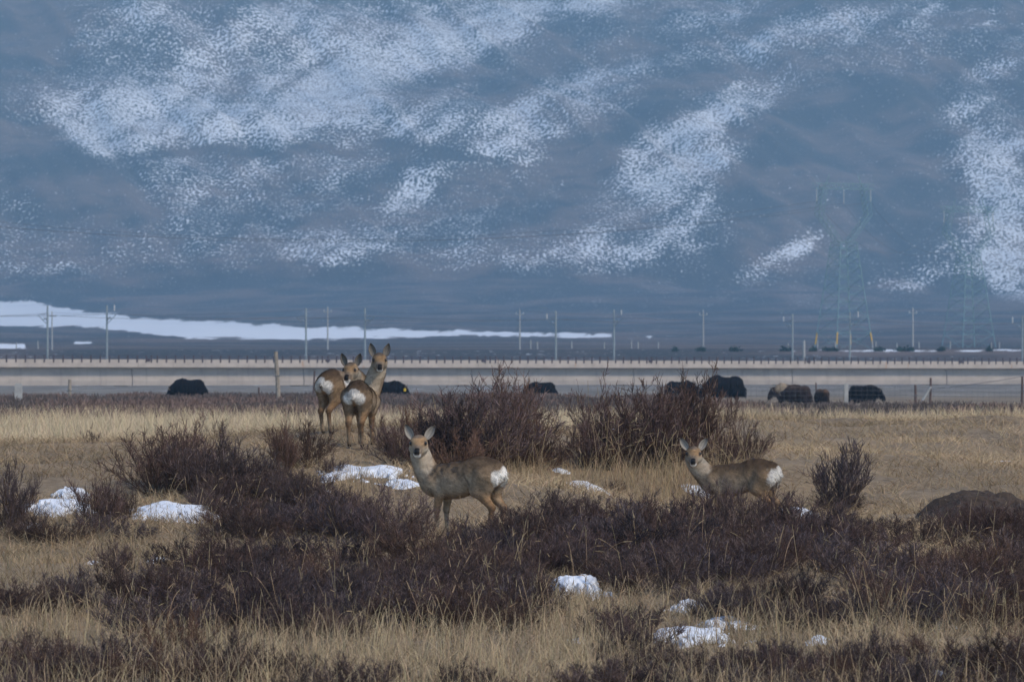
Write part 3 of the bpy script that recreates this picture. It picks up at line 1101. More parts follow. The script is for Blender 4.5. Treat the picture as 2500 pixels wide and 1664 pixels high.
put(2055, 1252, 1190, 150, 2, 'low dark skirt of twigs at the foot of the lone fan-shaped shrub')
put(20, 1305, 1122, 170, 2, 'dark shrub cut by the picture edge beside the big snow patch')
put(240, 1290, 1150, 150, 1, 'shrub between the big snow patch and the tall rounded shrub')
put(290, 1280, 1170, 110, 2, 'low shrub leaning on the snow patch edge below the rounded shrub')
put(275, 1400, 1310, 110, 5, 'isolated small round dark shrub on the yellow grass near the snow lumps')
put(945, 1345, 1175, 200, 5, 'dense dark shrub touching the forelegs of the nearest deer')
put(860, 1335, 1205, 210, 2, 'dark shrub below the snow patch next to the nearest deer')
put(225, 1105, 1058, 70, 9, 'small twiggy bush in the pale meadow near the picture edge', dmin=74)
put(530, 1080, 1008, 80, 9, 'small bare bush in the pale meadow above the tall shrub', dmin=74)
put(1505, 1200, 1165, 60, 5, 'very small dark shrub on matted grass near the slanting snow sliver')

# thickets: low shrubs standing close together
ZONES = [
    # label, group, polygon of bases (px, py), count, height px range, variants
    ('low purplish shrub in the thicket between the tall rounded shrub and the nearest deer', 'thicket by the rounded shrub',
     [(400, 1265), (560, 1225), (700, 1205), (860, 1260), (870, 1330), (600, 1330), (380, 1300)], 30, (55, 100), (7, 8, 2, 5)),
    ('low dark shrub in the thicket at the hooves of the two nearer deer', 'thicket in front of the nearer deer',
     [(1090, 1335), (1300, 1300), (1600, 1300), (1830, 1330), (2010, 1330), (2030, 1400), (1600, 1450), (1100, 1440)], 62, (75, 125), (7, 8, 2, 5)),
    ('low dark shrub in the thicket below the bare earth mound', 'thicket below the earth mound',
     [(2050, 1360), (2180, 1310), (2690, 1300), (2690, 1560), (2250, 1560), (2100, 1480)], 48, (70, 130), (7, 8, 2, 5)),
    ('low purplish shrub in the broad thicket under the small snow lumps', 'broad thicket under the snow lumps',
     [(300, 1480), (450, 1400), (700, 1360), (1050, 1400), (1300, 1440), (1300, 1540), (900, 1580), (350, 1560)], 58, (80, 140), (7, 8, 2, 5)),
    ('low shrub in the dark patch beside the yellow grass at the picture edge', 'dark patch at the picture edge',
     [(-170, 1490), (210, 1450), (230, 1500), (-170, 1540)], 9, (60, 100), (7, 8, 2)),
    ('low shrub among grass stems along the lower rim of the picture', 'shrubs along the lower rim',
     [(-170, 1640), (300, 1600), (700, 1660), (1000, 1640), (1250, 1690), (1250, 1740), (-170, 1740)], 30, (70, 130), (7, 8, 2, 6)),
    ('low shrub around the two wide snow patches near the lower rim', 'shrubs round the lower snow patches',
     [(1500, 1520), (1640, 1640), (2000, 1640), (2690, 1600), (2690, 1740), (1400, 1740), (1430, 1660)], 68, (65, 120), (7, 8, 2, 6)),
    ('low shrub growing between yellow grass and the wide snow patches', 'shrubs above the lower snow patches',
     [(1560, 1480), (1800, 1470), (2100, 1490), (2150, 1560), (1900, 1540), (1560, 1500)], 14, (60, 100), (7, 8, 2)),
    ('low shrub in the loose growth beside the big snow patch', 'loose growth by the big snow patch',
     [(60, 1300), (230, 1300), (360, 1300), (420, 1340), (200, 1330), (60, 1330)], 7, (45, 80), (8, 2, 6)),
    ('low shrub at the foot of the large clump behind the nearest deer', 'shrubs at the foot of the large clumps',
     [(900, 1130), (1050, 1150), (1350, 1150), (1850, 1150), (1850, 1125), (1100, 1120)], 16, (60, 110), (6, 1, 3)),
    ('ragged low shrub on the matted grass below the lone fan-shaped shrub', 'shrubs below the lone shrub',
     [(1880, 1300), (2100, 1280), (2200, 1300), (2160, 1350), (1900, 1350)], 12, (45, 80), (8, 2, 6)),
]


def inside(p, poly):
    x, y = p
    c = False
    for (x0, y0), (x1, y1) in zip(poly, poly[1:] + poly[:1]):
        if (y0 > y) != (y1 > y) and x < (x1 - x0) * (y - y0) / (y1 - y0) + x0:
            c = not c
    return c


CLEAR = [(1405, 1478, 95, 62), (1715, 1580, 115, 45), (1600, 1500, 50, 25), (2000, 1590, 50, 30), (385, 1372, 60, 28), (390, 1440, 50, 25), (135, 1275, 100, 40), (440, 1285, 100, 38),
         (1440, 1660, 90, 50), (950, 1390, 90, 30), (1110, 1345, 110, 50), (2060, 1410, 25, 45)]
zr = np.random.default_rng(41)
for lab, grp, poly, cnt, (h0, h1), vs in ZONES:
    xs = [a for a, _ in poly]
    ys = [b for _, b in poly]
    pts = []
    for trial in range(4000):
        if len(pts) >= int(cnt * .97):
            break
        p = (zr.uniform(min(xs), max(xs)), zr.uniform(min(ys), max(ys)))
        if not inside(p, poly):
            continue
        if any(((p[0] - cx) / rx) ** 2 + ((p[1] - cy) / ry) ** 2 < 1 for cx, cy, rx, ry in CLEAR):
            continue
        if any(((p[0] - q[0]) / 54) ** 2 + ((p[1] - q[1]) / 22) ** 2 < 1 for q in pts) and trial < 3000:
            continue
        pts.append(p)
    for p in pts:
        hp = zr.uniform(h0, h1) * zr.uniform(.75, 1.25)
        put(p[0], p[1], p[1] - hp, hp * zr.uniform(1.35, 2.0), int(zr.choice(vs)), lab, grp, dmin=33)


# ---- grass
def blades(P, H, W, az, lean, droop, segs, col, wtop=0.15, facing=None):
    """curved tapering grass blades; every argument is an array over blades."""
    n = len(P)
    d = np.stack([np.cos(az), np.sin(az), np.zeros(n)], 1)
    fa = rng.uniform(0, math.pi, n) if facing is None else facing
    side = np.stack([np.cos(fa), np.sin(fa) * 0.6, np.zeros(n)], 1)
    V = np.empty((n, segs + 1, 2, 3))
    cols = np.empty((n, segs + 1, 2, 3))
    for s in range(segs + 1):
        t = s / segs
        up = H * (t - droop * t ** 3 * 0.6)
        out = H * (lean * t + droop * t ** 2 * 0.7)
        c = P + d * out[:, None]
        c[:, 2] += up
        w = W * (1 - (1 - wtop) * t)
        V[:, s, 0] = c - side * w[:, None] * .5
        V[:, s, 1] = c + side * w[:, None] * .5
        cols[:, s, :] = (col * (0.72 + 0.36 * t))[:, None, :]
    b = np.arange(n)[:, None] * (segs + 1) * 2
    q = np.concatenate([np.stack([b[:, 0] + 2 * s, b[:, 0] + 2 * s + 1, b[:, 0] + 2 * s + 3, b[:, 0] + 2 * s + 2], 1) for s in range(segs)])
    return V.reshape(-1, 3), q, cols.reshape(-1, 3)


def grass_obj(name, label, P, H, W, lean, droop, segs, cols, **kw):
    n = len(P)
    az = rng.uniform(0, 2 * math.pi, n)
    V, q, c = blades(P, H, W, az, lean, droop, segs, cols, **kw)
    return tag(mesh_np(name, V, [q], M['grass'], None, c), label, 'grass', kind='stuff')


def gcol(n, c, var=.25):
    c = np.array([c]) * rng.uniform(1 - var, 1 + var, (n, 1))
    return c * (1 + rng.uniform(-.06, .06, (n, 3)))


def scatter(n, y0, y1, margin=0.105, power=1.0):
    y = y0 + (y1 - y0) * rng.uniform(0, 1, n) ** power
    x = rng.uniform(-1, 1, n) * y * margin
    return x, y


def pix(x, y, z):
    return x / y * F + CX, HY - (z - CAMZ) / y * F


# matted short grass on the slopes
x, y = scatter(130000, 56, 100)
keep = fbm(x / 0.9, y / 1.6, 3, 51) > 0.36
x, y = x[keep], y[keep]
z = gz(x, y)
px, py = pix(x, y, z)
n = len(x)
tone = np.clip((.6 * fbm(x / 1.3, y / 2.2, 3, 61) + .4 * fbm(x / 4, y / 7, 3, 63) - .5) * 2.2 + .5, 0, 1)[:, None]
cc = gcol(n, (0.47, 0.345, 0.205), .3) * (0.5 + 0.85 * tone)
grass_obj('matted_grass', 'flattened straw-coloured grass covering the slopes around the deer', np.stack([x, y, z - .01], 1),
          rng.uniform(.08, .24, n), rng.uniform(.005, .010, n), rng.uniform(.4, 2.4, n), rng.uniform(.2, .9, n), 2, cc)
# grass between the near shrubs
x, y = scatter(60000, 38, 62)
z = gz(x, y)
px, py = pix(x, y, z)
dens = fbm(x / 1.1, y / 2.0, 3, 71)
ok = dens > 0.36
x, y, z = x[ok], y[ok], z[ok]
n = len(x)
tone = fbm(x / .8, y / 1.6, 3, 62)[:, None]
grass_obj('short_grass', 'short dry grass between the near shrubs', np.stack([x, y, z - .01], 1), rng.uniform(.08, .26, n), rng.uniform(.005, .009, n),
          rng.uniform(.2, 1.2, n), rng.uniform(.2, .8, n), 2, gcol(n, (0.33, 0.25, 0.155), .3) * (.6 + .7 * tone))
# pale tall meadow behind the crest
x, y = scatter(70000, 93, 215, 0.11, 0.9)
z = gz(x, y)
n = len(x)
edge = 178 + 26 * (fbm(x / 6, y * 0, 3, 81) - .5) * 2
ok = (y < edge) & ((x < 1.0) | (y > 101))
x, y, z = x[ok], y[ok], z[ok]
n = len(x)
tone = fbm(x / 3, y / 9, 3, 82)[:, None]
grass_obj('meadow_grass', 'tall bleached meadow grass on the plain behind the deer', np.stack([x, y, z - .02], 1), rng.uniform(.3, .62, n), rng.uniform(.012, .022, n),
          rng.uniform(.0, .35, n), rng.uniform(.0, .5, n), 2, gcol(n, (0.56, 0.44, 0.28), .16) * (.8 + .35 * tone))
# tall stems with drooping tips at the front
px = rng.uniform(-40, 2540, 34000)
py = rng.uniform(1480, 1760, 34000)
d = np.array([40.0])
yy = np.interp(py, [1390, 1470, 1560, 1664, 1760], [54, 49.5, 45, 40, 36.4])
xx = (px - CX) / F * yy
zz = gz(xx, yy)
gz_mask = np.full(len(px), .12)
for cx, cy, rx, ry, a in ((700, 1640, 520, 60, 1), (350, 1560, 150, 80, .7), (150, 1540, 200, 60, .55), (900, 1600, 350, 55, .9), (1440, 1610, 130, 90, 1), (1200, 1690, 500, 60, .7), (1750, 1720, 700, 45, .5),
                          (2250, 1700, 300, 50, .45), (1380, 1520, 160, 40, .8), (1850, 1540, 150, 50, .5), (2100, 1560, 120, 60, .5), (100, 1700, 300, 60, .5), (1700, 1500, 60, 40, .5)):
    gz_mask = np.maximum(gz_mask, a * np.exp(-(((px - cx) / rx) ** 2 + ((py - cy) / ry) ** 2)))
ok = rng.uniform(0, 1, len(px)) < gz_mask * (0.35 + 1.0 * fbm(xx / .5, yy / .9, 3, 91))
xx, yy, zz = xx[ok], yy[ok], zz[ok]
n = len(xx)
grass_obj('tall_grass', 'tall dry grass stems with drooping tips along the lower rim of the picture', np.stack([xx, yy, zz - .02], 1), rng.uniform(.16, .48, n), rng.uniform(.004, .0075, n),
          rng.normal(0, .2, n), rng.uniform(.1, 1.0, n), 4, gcol(n, (0.45, 0.345, 0.21), .3))
# single long stems sticking out of the thickets and the large clumps
L = []
for (x0, x1, y0, y1, cnt, h0, h1) in ((0, 2500, 1480, 1640, 420, .25, .6), (1050, 2050, 1330, 1440, 170, .25, .6), (300, 1300, 1380, 1540, 230, .25, .6), (2050, 2500, 1330, 1550, 150, .25, .6), (350, 900, 1200, 1320, 160, .2, .5),
                                      (0, 360, 1260, 1420, 130, .15, .4), (1040, 1330, 1120, 1170, 170, .3, .75), (1400, 1850, 1110, 1160, 380, .3, .95), (1880, 2480, 1060, 1260, 150, .15, .45), (640, 900, 1090, 1180, 60, .2, .5),
                                      (1250, 1750, 1160, 1260, 90, .1, .3), (1250, 1600, 1470, 1560, 160, .15, .4)):
    for _ in range(cnt):
        a, b = rng.uniform(x0, x1), rng.uniform(y0, y1)
        yv = np.interp(b, [1090, 1130, 1200, 1290, 1390, 1470, 1560, 1664], [74, 70.5, 66, 60, 54, 49.5, 45, 40])
        L.append(((a - CX) / F * yv, yv, rng.uniform(h0, h1)))
L = np.array(L)
zL = gz(L[:, 0], L[:, 1])
n = len(L)
P = np.c_[L[:, 0], L[:, 1], zL - .02]
H = L[:, 2]
az = rng.choice([0, math.pi], n) + rng.normal(0, .7, n)
lean = np.abs(rng.normal(0, .22, n))
droop = rng.uniform(0, .8, n) ** 1.8
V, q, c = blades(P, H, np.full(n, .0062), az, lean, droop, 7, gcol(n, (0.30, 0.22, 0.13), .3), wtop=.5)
# seed heads: a fatter rag near the tip of each stem
dvec = np.stack([np.cos(az), np.sin(az), np.zeros(n)], 1)
tip = P + dvec * (H * (lean + droop * .7))[:, None]
tip[:, 2] += H * (1 - droop * .6)
low = P + dvec * (H * (lean * .86 + droop * .86 ** 2 * .7))[:, None]
low[:, 2] += H * (.86 - droop * .86 ** 3 * .6)
V2, f2 = tubes(low, tip, .0045, .002, 3)
c2 = np.repeat(gcol(n, (0.29, 0.215, 0.13), .25), 6, 0)
tag(mesh_np('seed_stems', np.r_[V, V2], [q, f2 + len(V)], M['grass'], None, np.r_[c, c2]), 'single long grass stems with seed heads rising out of the shrubs', 'grass', kind='stuff')
# straw tufts at the feet of the big clumps and of the snow lump
L = []
for cx, cy, w, cnt, hh in ((1250, 1150, 170, 900, .28), (1560, 1140, 160, 800, .34), (1740, 1130, 110, 700, .3), (1360, 1185, 120, 500, .2), (850, 1215, 60, 700, .22), (1400, 1480, 70, 900, .2), (1090, 1290, 60, 500, .2), (420, 1240, 120, 400, .22),
                           (2020, 1290, 100, 350, .18), (920, 1380, 120, 700, .16), (100, 1380, 150, 700, .14), (390, 1385, 80, 500, .14), (200, 1330, 180, 500, .2), (1660, 1140, 60, 500, .45), (1500, 1130, 100, 400, .4), (760, 1030, 200, 0, 0), (850, 1085, 120, 300, .12), (1125, 1300, 110, 420, .13), (1060, 1300, 40, 160, .12), (2330, 1240, 200, 300, .14)):
    for _ in range(cnt):
        a, b = rng.normal(cx, w * .5), rng.normal(cy, 12)
        yv = np.interp(b, [1090, 1130, 1200, 1290, 1390, 1470, 1560, 1664], [74, 70.5, 66, 60, 54, 49.5, 45, 40])
        L.append(((a - CX) / F * yv, yv, hh * rng.uniform(.5, 1.2)))
L = np.array(L)
n = len(L)
grass_obj('straw_tufts', 'straw-coloured grass tufts at the feet of the large shrubs and snow lumps', np.c_[L[:, 0], L[:, 1], gz(L[:, 0], L[:, 1]) - .02], L[:, 2], rng.uniform(.005, .009, n),
          rng.normal(0, .3, n), rng.uniform(.1, .9, n), 3, gcol(n, (0.40, 0.295, 0.175), .28))
# stems standing in and round the snow patches
L = []
for cx, cy, w in ((885, 1165, 110), (985, 1190, 45), (140, 1255, 95), (175, 1222, 45), (430, 1265, 100), (1405, 1465, 75), (1690, 1568, 110), (1775, 1542, 65), (1680, 1494, 45), (1997, 1576, 30), (1430, 1196, 50), (1940, 1266, 55)):
    for _ in range(int(w * 1.5)):
        q = hit(rng.normal(cx, w * .62), rng.normal(cy, 9))
        L.append((q[0], q[1], rng.uniform(.08, .26), rng.uniform(0, 1)))
L = np.array(L)
n = len(L)
cc = np.where((L[:, 3] > .45)[:, None], gcol(n, (0.36, 0.27, 0.16), .3), gcol(n, (0.075, 0.052, 0.042), .3))
grass_obj('snow_stems', 'dry stems and twigs poking through the snow patches', np.c_[L[:, 0], L[:, 1], gz(L[:, 0], L[:, 1]) - .02], L[:, 2], rng.uniform(.004, .008, n),
          rng.normal(0, .3, n), rng.uniform(.1, .7, n), 3, cc)
# dark scrub belt on the plain in front of the yaks
n = 6400
yc = 158 + (340 - 158) * rng.uniform(0, 1, n) ** .9
xc = rng.uniform(-1, 1, n) * yc * .11
ok = (fbm(xc / 5, yc / 14, 3, 95) > .36 + .25 * np.clip((195 - yc) / 35, 0, 1)) & ((xc < 9.5) | (yc < 243)) & ((xc < 2.5) | (yc < 310))
xc, yc = xc[ok], yc[ok]
n = len(xc)
zc = gz(xc, yc)
kk = 22
hh = rng.uniform(.25, .55, n) * np.where(xc > 9, .7, 1)
ii = np.repeat(np.arange(n), kk)
m = len(ii)
a = rng.uniform(0, 2 * math.pi, m)
rr = rng.uniform(0, 1, m) ** .5 * .35
P = np.c_[xc[ii] + np.cos(a) * rr * .6, yc[ii] + np.sin(a) * rr * .6, zc[ii] - .02]
Q = P + np.c_[np.cos(a) * rr, np.sin(a) * rr, hh[ii] * rng.uniform(.6, 1.05, m)]
w = np.c_[rng.uniform(.015, .035, m), np.zeros(m), np.zeros(m)]
V = np.stack([P - w, P + w, Q + w * .5, Q - w * .5], 1).reshape(-1, 3)
tone = np.repeat(fbm(xc / 7, yc / 20, 3, 96), kk)
base_c = np.where((tone > .5)[:, None], [[0.165, 0.112, 0.092]], [[0.115, 0.092, 0.082]]) * rng.uniform(.6, 1.4, (m, 1))
tag(mesh_np('scrub', V, [np.arange(m * 4).reshape(-1, 4)], M['scrub'], None, np.repeat(base_c, 4, 0)), 'belt of dark brown scrub across the plain in front of the yaks', 'scrub', kind='stuff')


# ------------------------------------------------------------------ snow patches and the earth mound
def lump_patch(name, px, py, wpx, hpx, thick, label, cat, mat, seed, rot=0.0, group=None, ragged=.45, dmin=36):
    """a low irregular heap lying on the ground, outline and surface broken by noise."""
    c = hit(px, py, dmin)
    m = c[1] / F
    rx = wpx * m / 1.75
    # the slope decides how much ground depth the visible rows cover
    e = hit(px, py - hpx / 2, dmin)
    ry = float(np.clip(abs(e[1] - c[1]), .12, 3.0))
    ry = min(ry, max(rx * 1.6, .3))
    n = 64
    gx, gy = np.meshgrid(np.linspace(-1.25, 1.25, n), np.linspace(-1.25, 1.25, n))
    nz = fbm(gx * 2.8 + seed * 7.7, gy * 2.8 + seed * 3.1, 5, seed)
    r2 = gx ** 2 + gy ** 2
    hgt = 1 - r2 + (nz - .5) * 2 * ragged * 1.6
    if ragged > .2:
        hgt = hgt - np.clip(fbm(gx * 7 + seed, gy * 7, 4, seed + 9) - .42, 0, 1) * 2.6 * np.clip(.35 + r2, 0, 1)
    lump = fbm(gx * (2.4 if ragged > .2 else 1.2) + seed, gy * 4, 3, seed + 5)
    ca, sa = math.cos(rot), math.sin(rot)
    X = c[0] + gx * rx * ca - gy * ry * sa
    Y = c[1] + gx * rx * sa + gy * ry * ca
    G = gz(X, Y)
    T = thick * (.36 * np.clip(1.15 - r2, .12, 1) ** .7 * np.clip(hgt / .22, 0, 1) ** .6 if ragged > .2 else .42 * np.clip(hgt, 0, 1) ** .8) * (.6 + .8 * lump) * (1 if ragged > .2 else (.75 + .5 * fbm(gx * 6, gy * 6, 4, 3)))
    Z = G + T + .004
    keep = hgt > 0
    i = np.arange(n * n).reshape(n, n)
    k4 = keep[:-1, :-1] | keep[:-1, 1:] | keep[1:, 1:] | keep[1:, :-1]
    q = np.stack([i[:-1, :-1], i[:-1, 1:], i[1:, 1:], i[1:, :-1]], -1)[k4]
    Z = np.where(keep, Z, G - .05)
    V = np.stack([X, Y, Z], -1).reshape(-1, 3)
    used, inv = np.unique(q.ravel(), return_inverse=True)
    o = mesh_np(name, V[used] - c, [inv.reshape(-1, 4)], mat, smooth=True)
    o.location = c
    return tag(o, label, cat, group)


SG = 'patches of old snow among the shrubs'
for k_, a in enumerate((
        (885, 1160, 190, 75, .22, 'broad snow patch beside the neck of the nearest deer'),
        (985, 1185, 70, 40, .12, 'broken small snow patch touching the chest side of the nearest deer'),
        (790, 1210, 40, 20, .12, 'small snow lump under the broad patch, beside a straw tuft'),
        (140, 1245, 160, 70, .24, 'large snow patch near the picture edge under a shrub'),
        (175, 1215, 80, 40, .25, 'rounded snow hump on top of the large edge patch'),
        (435, 1256, 190, 50, .26, 'long snow patch under the tall rounded shrub'),
        (1405, 1455, 125, 55, .46, 'bright rounded snow lump on a straw tuft in the lower middle'),
        (1690, 1560, 220, 60, .22, 'widest bright snow patch near the lower rim'),
        (1775, 1535, 130, 30, .18, 'upper arm of the wide snow patch near the lower rim'),
        (1680, 1488, 80, 30, .2, 'snow patch veiled by twigs above the widest one'),
        (1997, 1570, 48, 24, .1, 'small oval snow patch right of the widest one'),
        (1430, 1190, 90, 30, .16, 'slanting thin snow sliver on matted grass between the two nearer deer'),
        (1370, 1150, 36, 10, .05, 'tiny snow sliver under the large shrub'),
        (1700, 1200, 70, 22, .14, 'small snow patch under the chin of the deer in the shrubs'),
        (1940, 1258, 110, 34, .18, 'broken snow patch behind the white rump of the deer in the shrubs'),
        (385, 1368, 36, 14, .07, 'flat snow lump on yellow grass, upper of two'),
        (222, 1376, 22, 10, .05, 'tiny snow dot beside the isolated round shrub'),
        (390, 1425, 30, 30, .12, 'upright snow lump on yellow grass, lower of two'),
        (2440, 1128, 40, 12, .04, 'thin snow streak high on the open slope'),
        (2290, 1530, 70, 30, .1, 'snow glimpse between dark shrubs below the earth mound'),
        (1420, 1562, 60, 12, .05, 'thin snow streak in the yellow grass near the lower rim'),
        (2290, 1650, 40, 30, .1, 'snow lump at the lower rim under the dark shrubs'),
        (1000, 1425, 70, 30, .1, 'snow glimpse between shrubs below the nearest deer'),
        (1625, 1060, 40, 14, .06, 'snow scrap caught in the grassy clump above the deer in the thicket'),
        (1480, 1052, 46, 16, .06, 'snow scrap in the gap between the two big shrub clumps'),
        (1500, 1412, 40, 14, .06, 'snow fleck in the dark thicket above the rounded lump'),
        (640, 1495, 50, 20, .08, 'snow fleck in the broad thicket near the yellow grass'),
        (560, 1240, 46, 14, .07, 'thin snow end piece trailing from the long patch'),
        (75, 1285, 60, 16, .07, 'thin snow tongue below the large edge patch'))):
    lump_patch('snow_patch', *a, 'snow patch', M['snow'], 3 + k_ * 5, rot=rng.uniform(-.2, .2), group=SG, ragged=.85)
mound = lump_patch('earth_mound', 2400, 1262, 290, 55, .58, 'dark mound of bare earth on the edge of the grass slope', 'earth mound', M['soil'], 77, ragged=.16)

# ------------------------------------------------------------------ animals: smooth implicit bodies turned into one continuous mesh
class Field:
    def __init__(self, h):
        self.h = h
        self.prims = []

    def cone(self, a, b, ra, rb, k=.03, sy=1.0):
        self.prims.append(('c', np.array(a, float), np.array(b, float), ra, rb, k, sy))

    def ball(self, a, r, k=.03, sc=(1, 1, 1)):
        self.prims.append(('e', np.array(a, float), np.array(sc, float), r, r, k, 1.0))

    def build(self):
        lo = np.full(3, 1e9)
        hi = -lo
        for p in self.prims:
            R = max(p[3], p[4])
            pts = [p[1], p[2]] if p[0] == 'c' else [p[1]]
            m = R if p[0] == 'c' else R * p[2].max()
            for q in pts:
                lo = np.minimum(lo, q - m)
                hi = np.maximum(hi, q + m)
        h = self.h
        lo -= 3 * h
        hi += 3 * h
        n = np.ceil((hi - lo) / h).astype(int) + 1
        Fd = np.full(n, 1.0, np.float32)
        ax = [lo[i] + h * np.arange(n[i]) for i in range(3)]
        for typ, a, b, ra, rb, k, sy in self.prims:
            R = max(ra, rb)
            if typ == 'c':
                l, u = np.minimum(a, b) - R - k * 1.5 - 2 * h, np.maximum(a, b) + R + k * 1.5 + 2 * h
            else:
                l, u = a - R * b - k * 1.5 - 2 * h, a + R * b + k * 1.5 + 2 * h
            i0 = np.maximum(((l - lo) / h).astype(int), 0)
            i1 = np.minimum(((u - lo) / h).astype(int) + 2, n)
            Xg, Yg, Zg = np.meshgrid(*[ax[i][i0[i]:i1[i]] for i in range(3)], indexing='ij')
            P = np.stack([Xg, Yg, Zg], -1)
            if typ == 'c':
                A, B = a.copy(), b.copy()
                if sy != 1.0:
                    c = (A[1] + B[1]) / 2
                    P = P.copy()
                    P[..., 1] = c + (P[..., 1] - c) * sy
                d = B - A
                t = np.clip(((P - A) @ d) / (d @ d + 1e-9), 0, 1)
                v = np.linalg.norm(P - A - t[..., None] * d, axis=-1) - (ra + (rb - ra) * t)
                if sy != 1.0:
                    v /= max(1, sy) ** .5
            else:
                q = (P - a) / (b * ra)
                k0 = np.linalg.norm(q, axis=-1)
                k1 = np.linalg.norm(q / (b * ra), axis=-1) + 1e-9
                v = k0 * (k0 - 1) / k1
            s = tuple(slice(i0[i], i1[i]) for i in range(3))
            o = Fd[s]
            hh_ = np.clip(.5 + .5 * (o - v) / k, 0, 1)
            Fd[s] = o * (1 - hh_) + v * hh_ - k * hh_ * (1 - hh_)
        return surface_nets(Fd, lo, h)


def surface_nets(D, lo, h):
    ins = D < 0
    n = np.array(D.shape) - 1
    cnt = np.zeros(n, np.int8)
    for dx in (0, 1):
        for dy in (0, 1):
            for dz in (0, 1):
                cnt += ins[dx:dx + n[0], dy:dy + n[1], dz:dz + n[2]]
    cells = np.argwhere((cnt > 0) & (cnt < 8))
    idx = np.full(n, -1, np.int64)
    idx[tuple(cells.T)] = np.arange(len(cells))
    acc = np.zeros((len(cells), 3))
    num = np.zeros(len(cells))
    cs = [(a, b, c) for a in (0, 1) for b in (0, 1) for c in (0, 1)]
    for i, a in enumerate(cs):
        for b in cs[i + 1:]:
            if sum(abs(p - q) for p, q in zip(a, b)) != 1:
                continue
            va = D[tuple((cells + a).T)]
            vb = D[tuple((cells + b).T)]
            m = (va < 0) != (vb < 0)
            t = np.where(m, va / (va - vb + 1e-12), 0)
            p = np.array(a) + t[:, None] * (np.array(b) - np.array(a))
            acc[m] += p[m]
            num[m] += 1
    V = lo + h * (cells + acc / num[:, None])
    quads = []
    for axis in range(3):
        sl0 = [slice(None)] * 3
        sl1 = [slice(None)] * 3
        sl0[axis] = slice(0, -1)
        sl1[axis] = slice(1, None)
        ch = ins[tuple(sl0)] != ins[tuple(sl1)]
        e = np.argwhere(ch)
        o1, o2 = [(1, 2), (2, 0), (0, 1)][axis]
        ok = (e[:, o1] > 0) & (e[:, o2] > 0) & (e[:, o1] < n[o1]) & (e[:, o2] < n[o2])
        e = e[ok]
        first = ins[tuple(e.T)]

        def cell(d1, d2):
            q = e.copy()
            q[:, o1] -= d1
            q[:, o2] -= d2
            return idx[tuple(q.T)]
        a, b, c, d = cell(1, 1), cell(0, 1), cell(0, 0), cell(1, 0)
        q = np.stack([a, b, c, d], 1)
        q[~first] = q[~first][:, ::-1]
        quads.append(q)
    return V, np.concatenate(quads)


def vnormals(V, Q):
    fn = np.cross(V[Q[:, 2]] - V[Q[:, 0]], V[Q[:, 3]] - V[Q[:, 1]])
    N = np.zeros_like(V)
    for k in range(4):
        np.add.at(N, Q[:, k], fn)
    return norm(N)


def uvball(c, r, f=None, nu=10, nv=7):
    """ellipsoid mesh; r radii along the frame f (columns)."""
    f = np.eye(3) if f is None else f
    V = []
    for i in range(nv + 1):
        th = math.pi * i / nv
        for j in range(nu):
            ph = 2 * math.pi * j / nu
            V.append([math.cos(th) * r[0], math.sin(th) * math.cos(ph) * r[1], math.sin(th) * math.sin(ph) * r[2]])
    V = np.array(V) @ f.T + c
    Q = [[i * nu + j, (i + 1) * nu + j, (i + 1) * nu + (j + 1) % nu, i * nu + (j + 1) % nu] for i in range(nv) for j in range(nu)]
    return V, np.array(Q)


def sstep(x, a, b):
    t = np.clip((x - a) / (b - a), 0, 1)
    return t * t * (3 - 2 * t)


def lerp(c, d, m):
    return c * (1 - m[:, None]) + np.array(d)[None] * m[:, None]


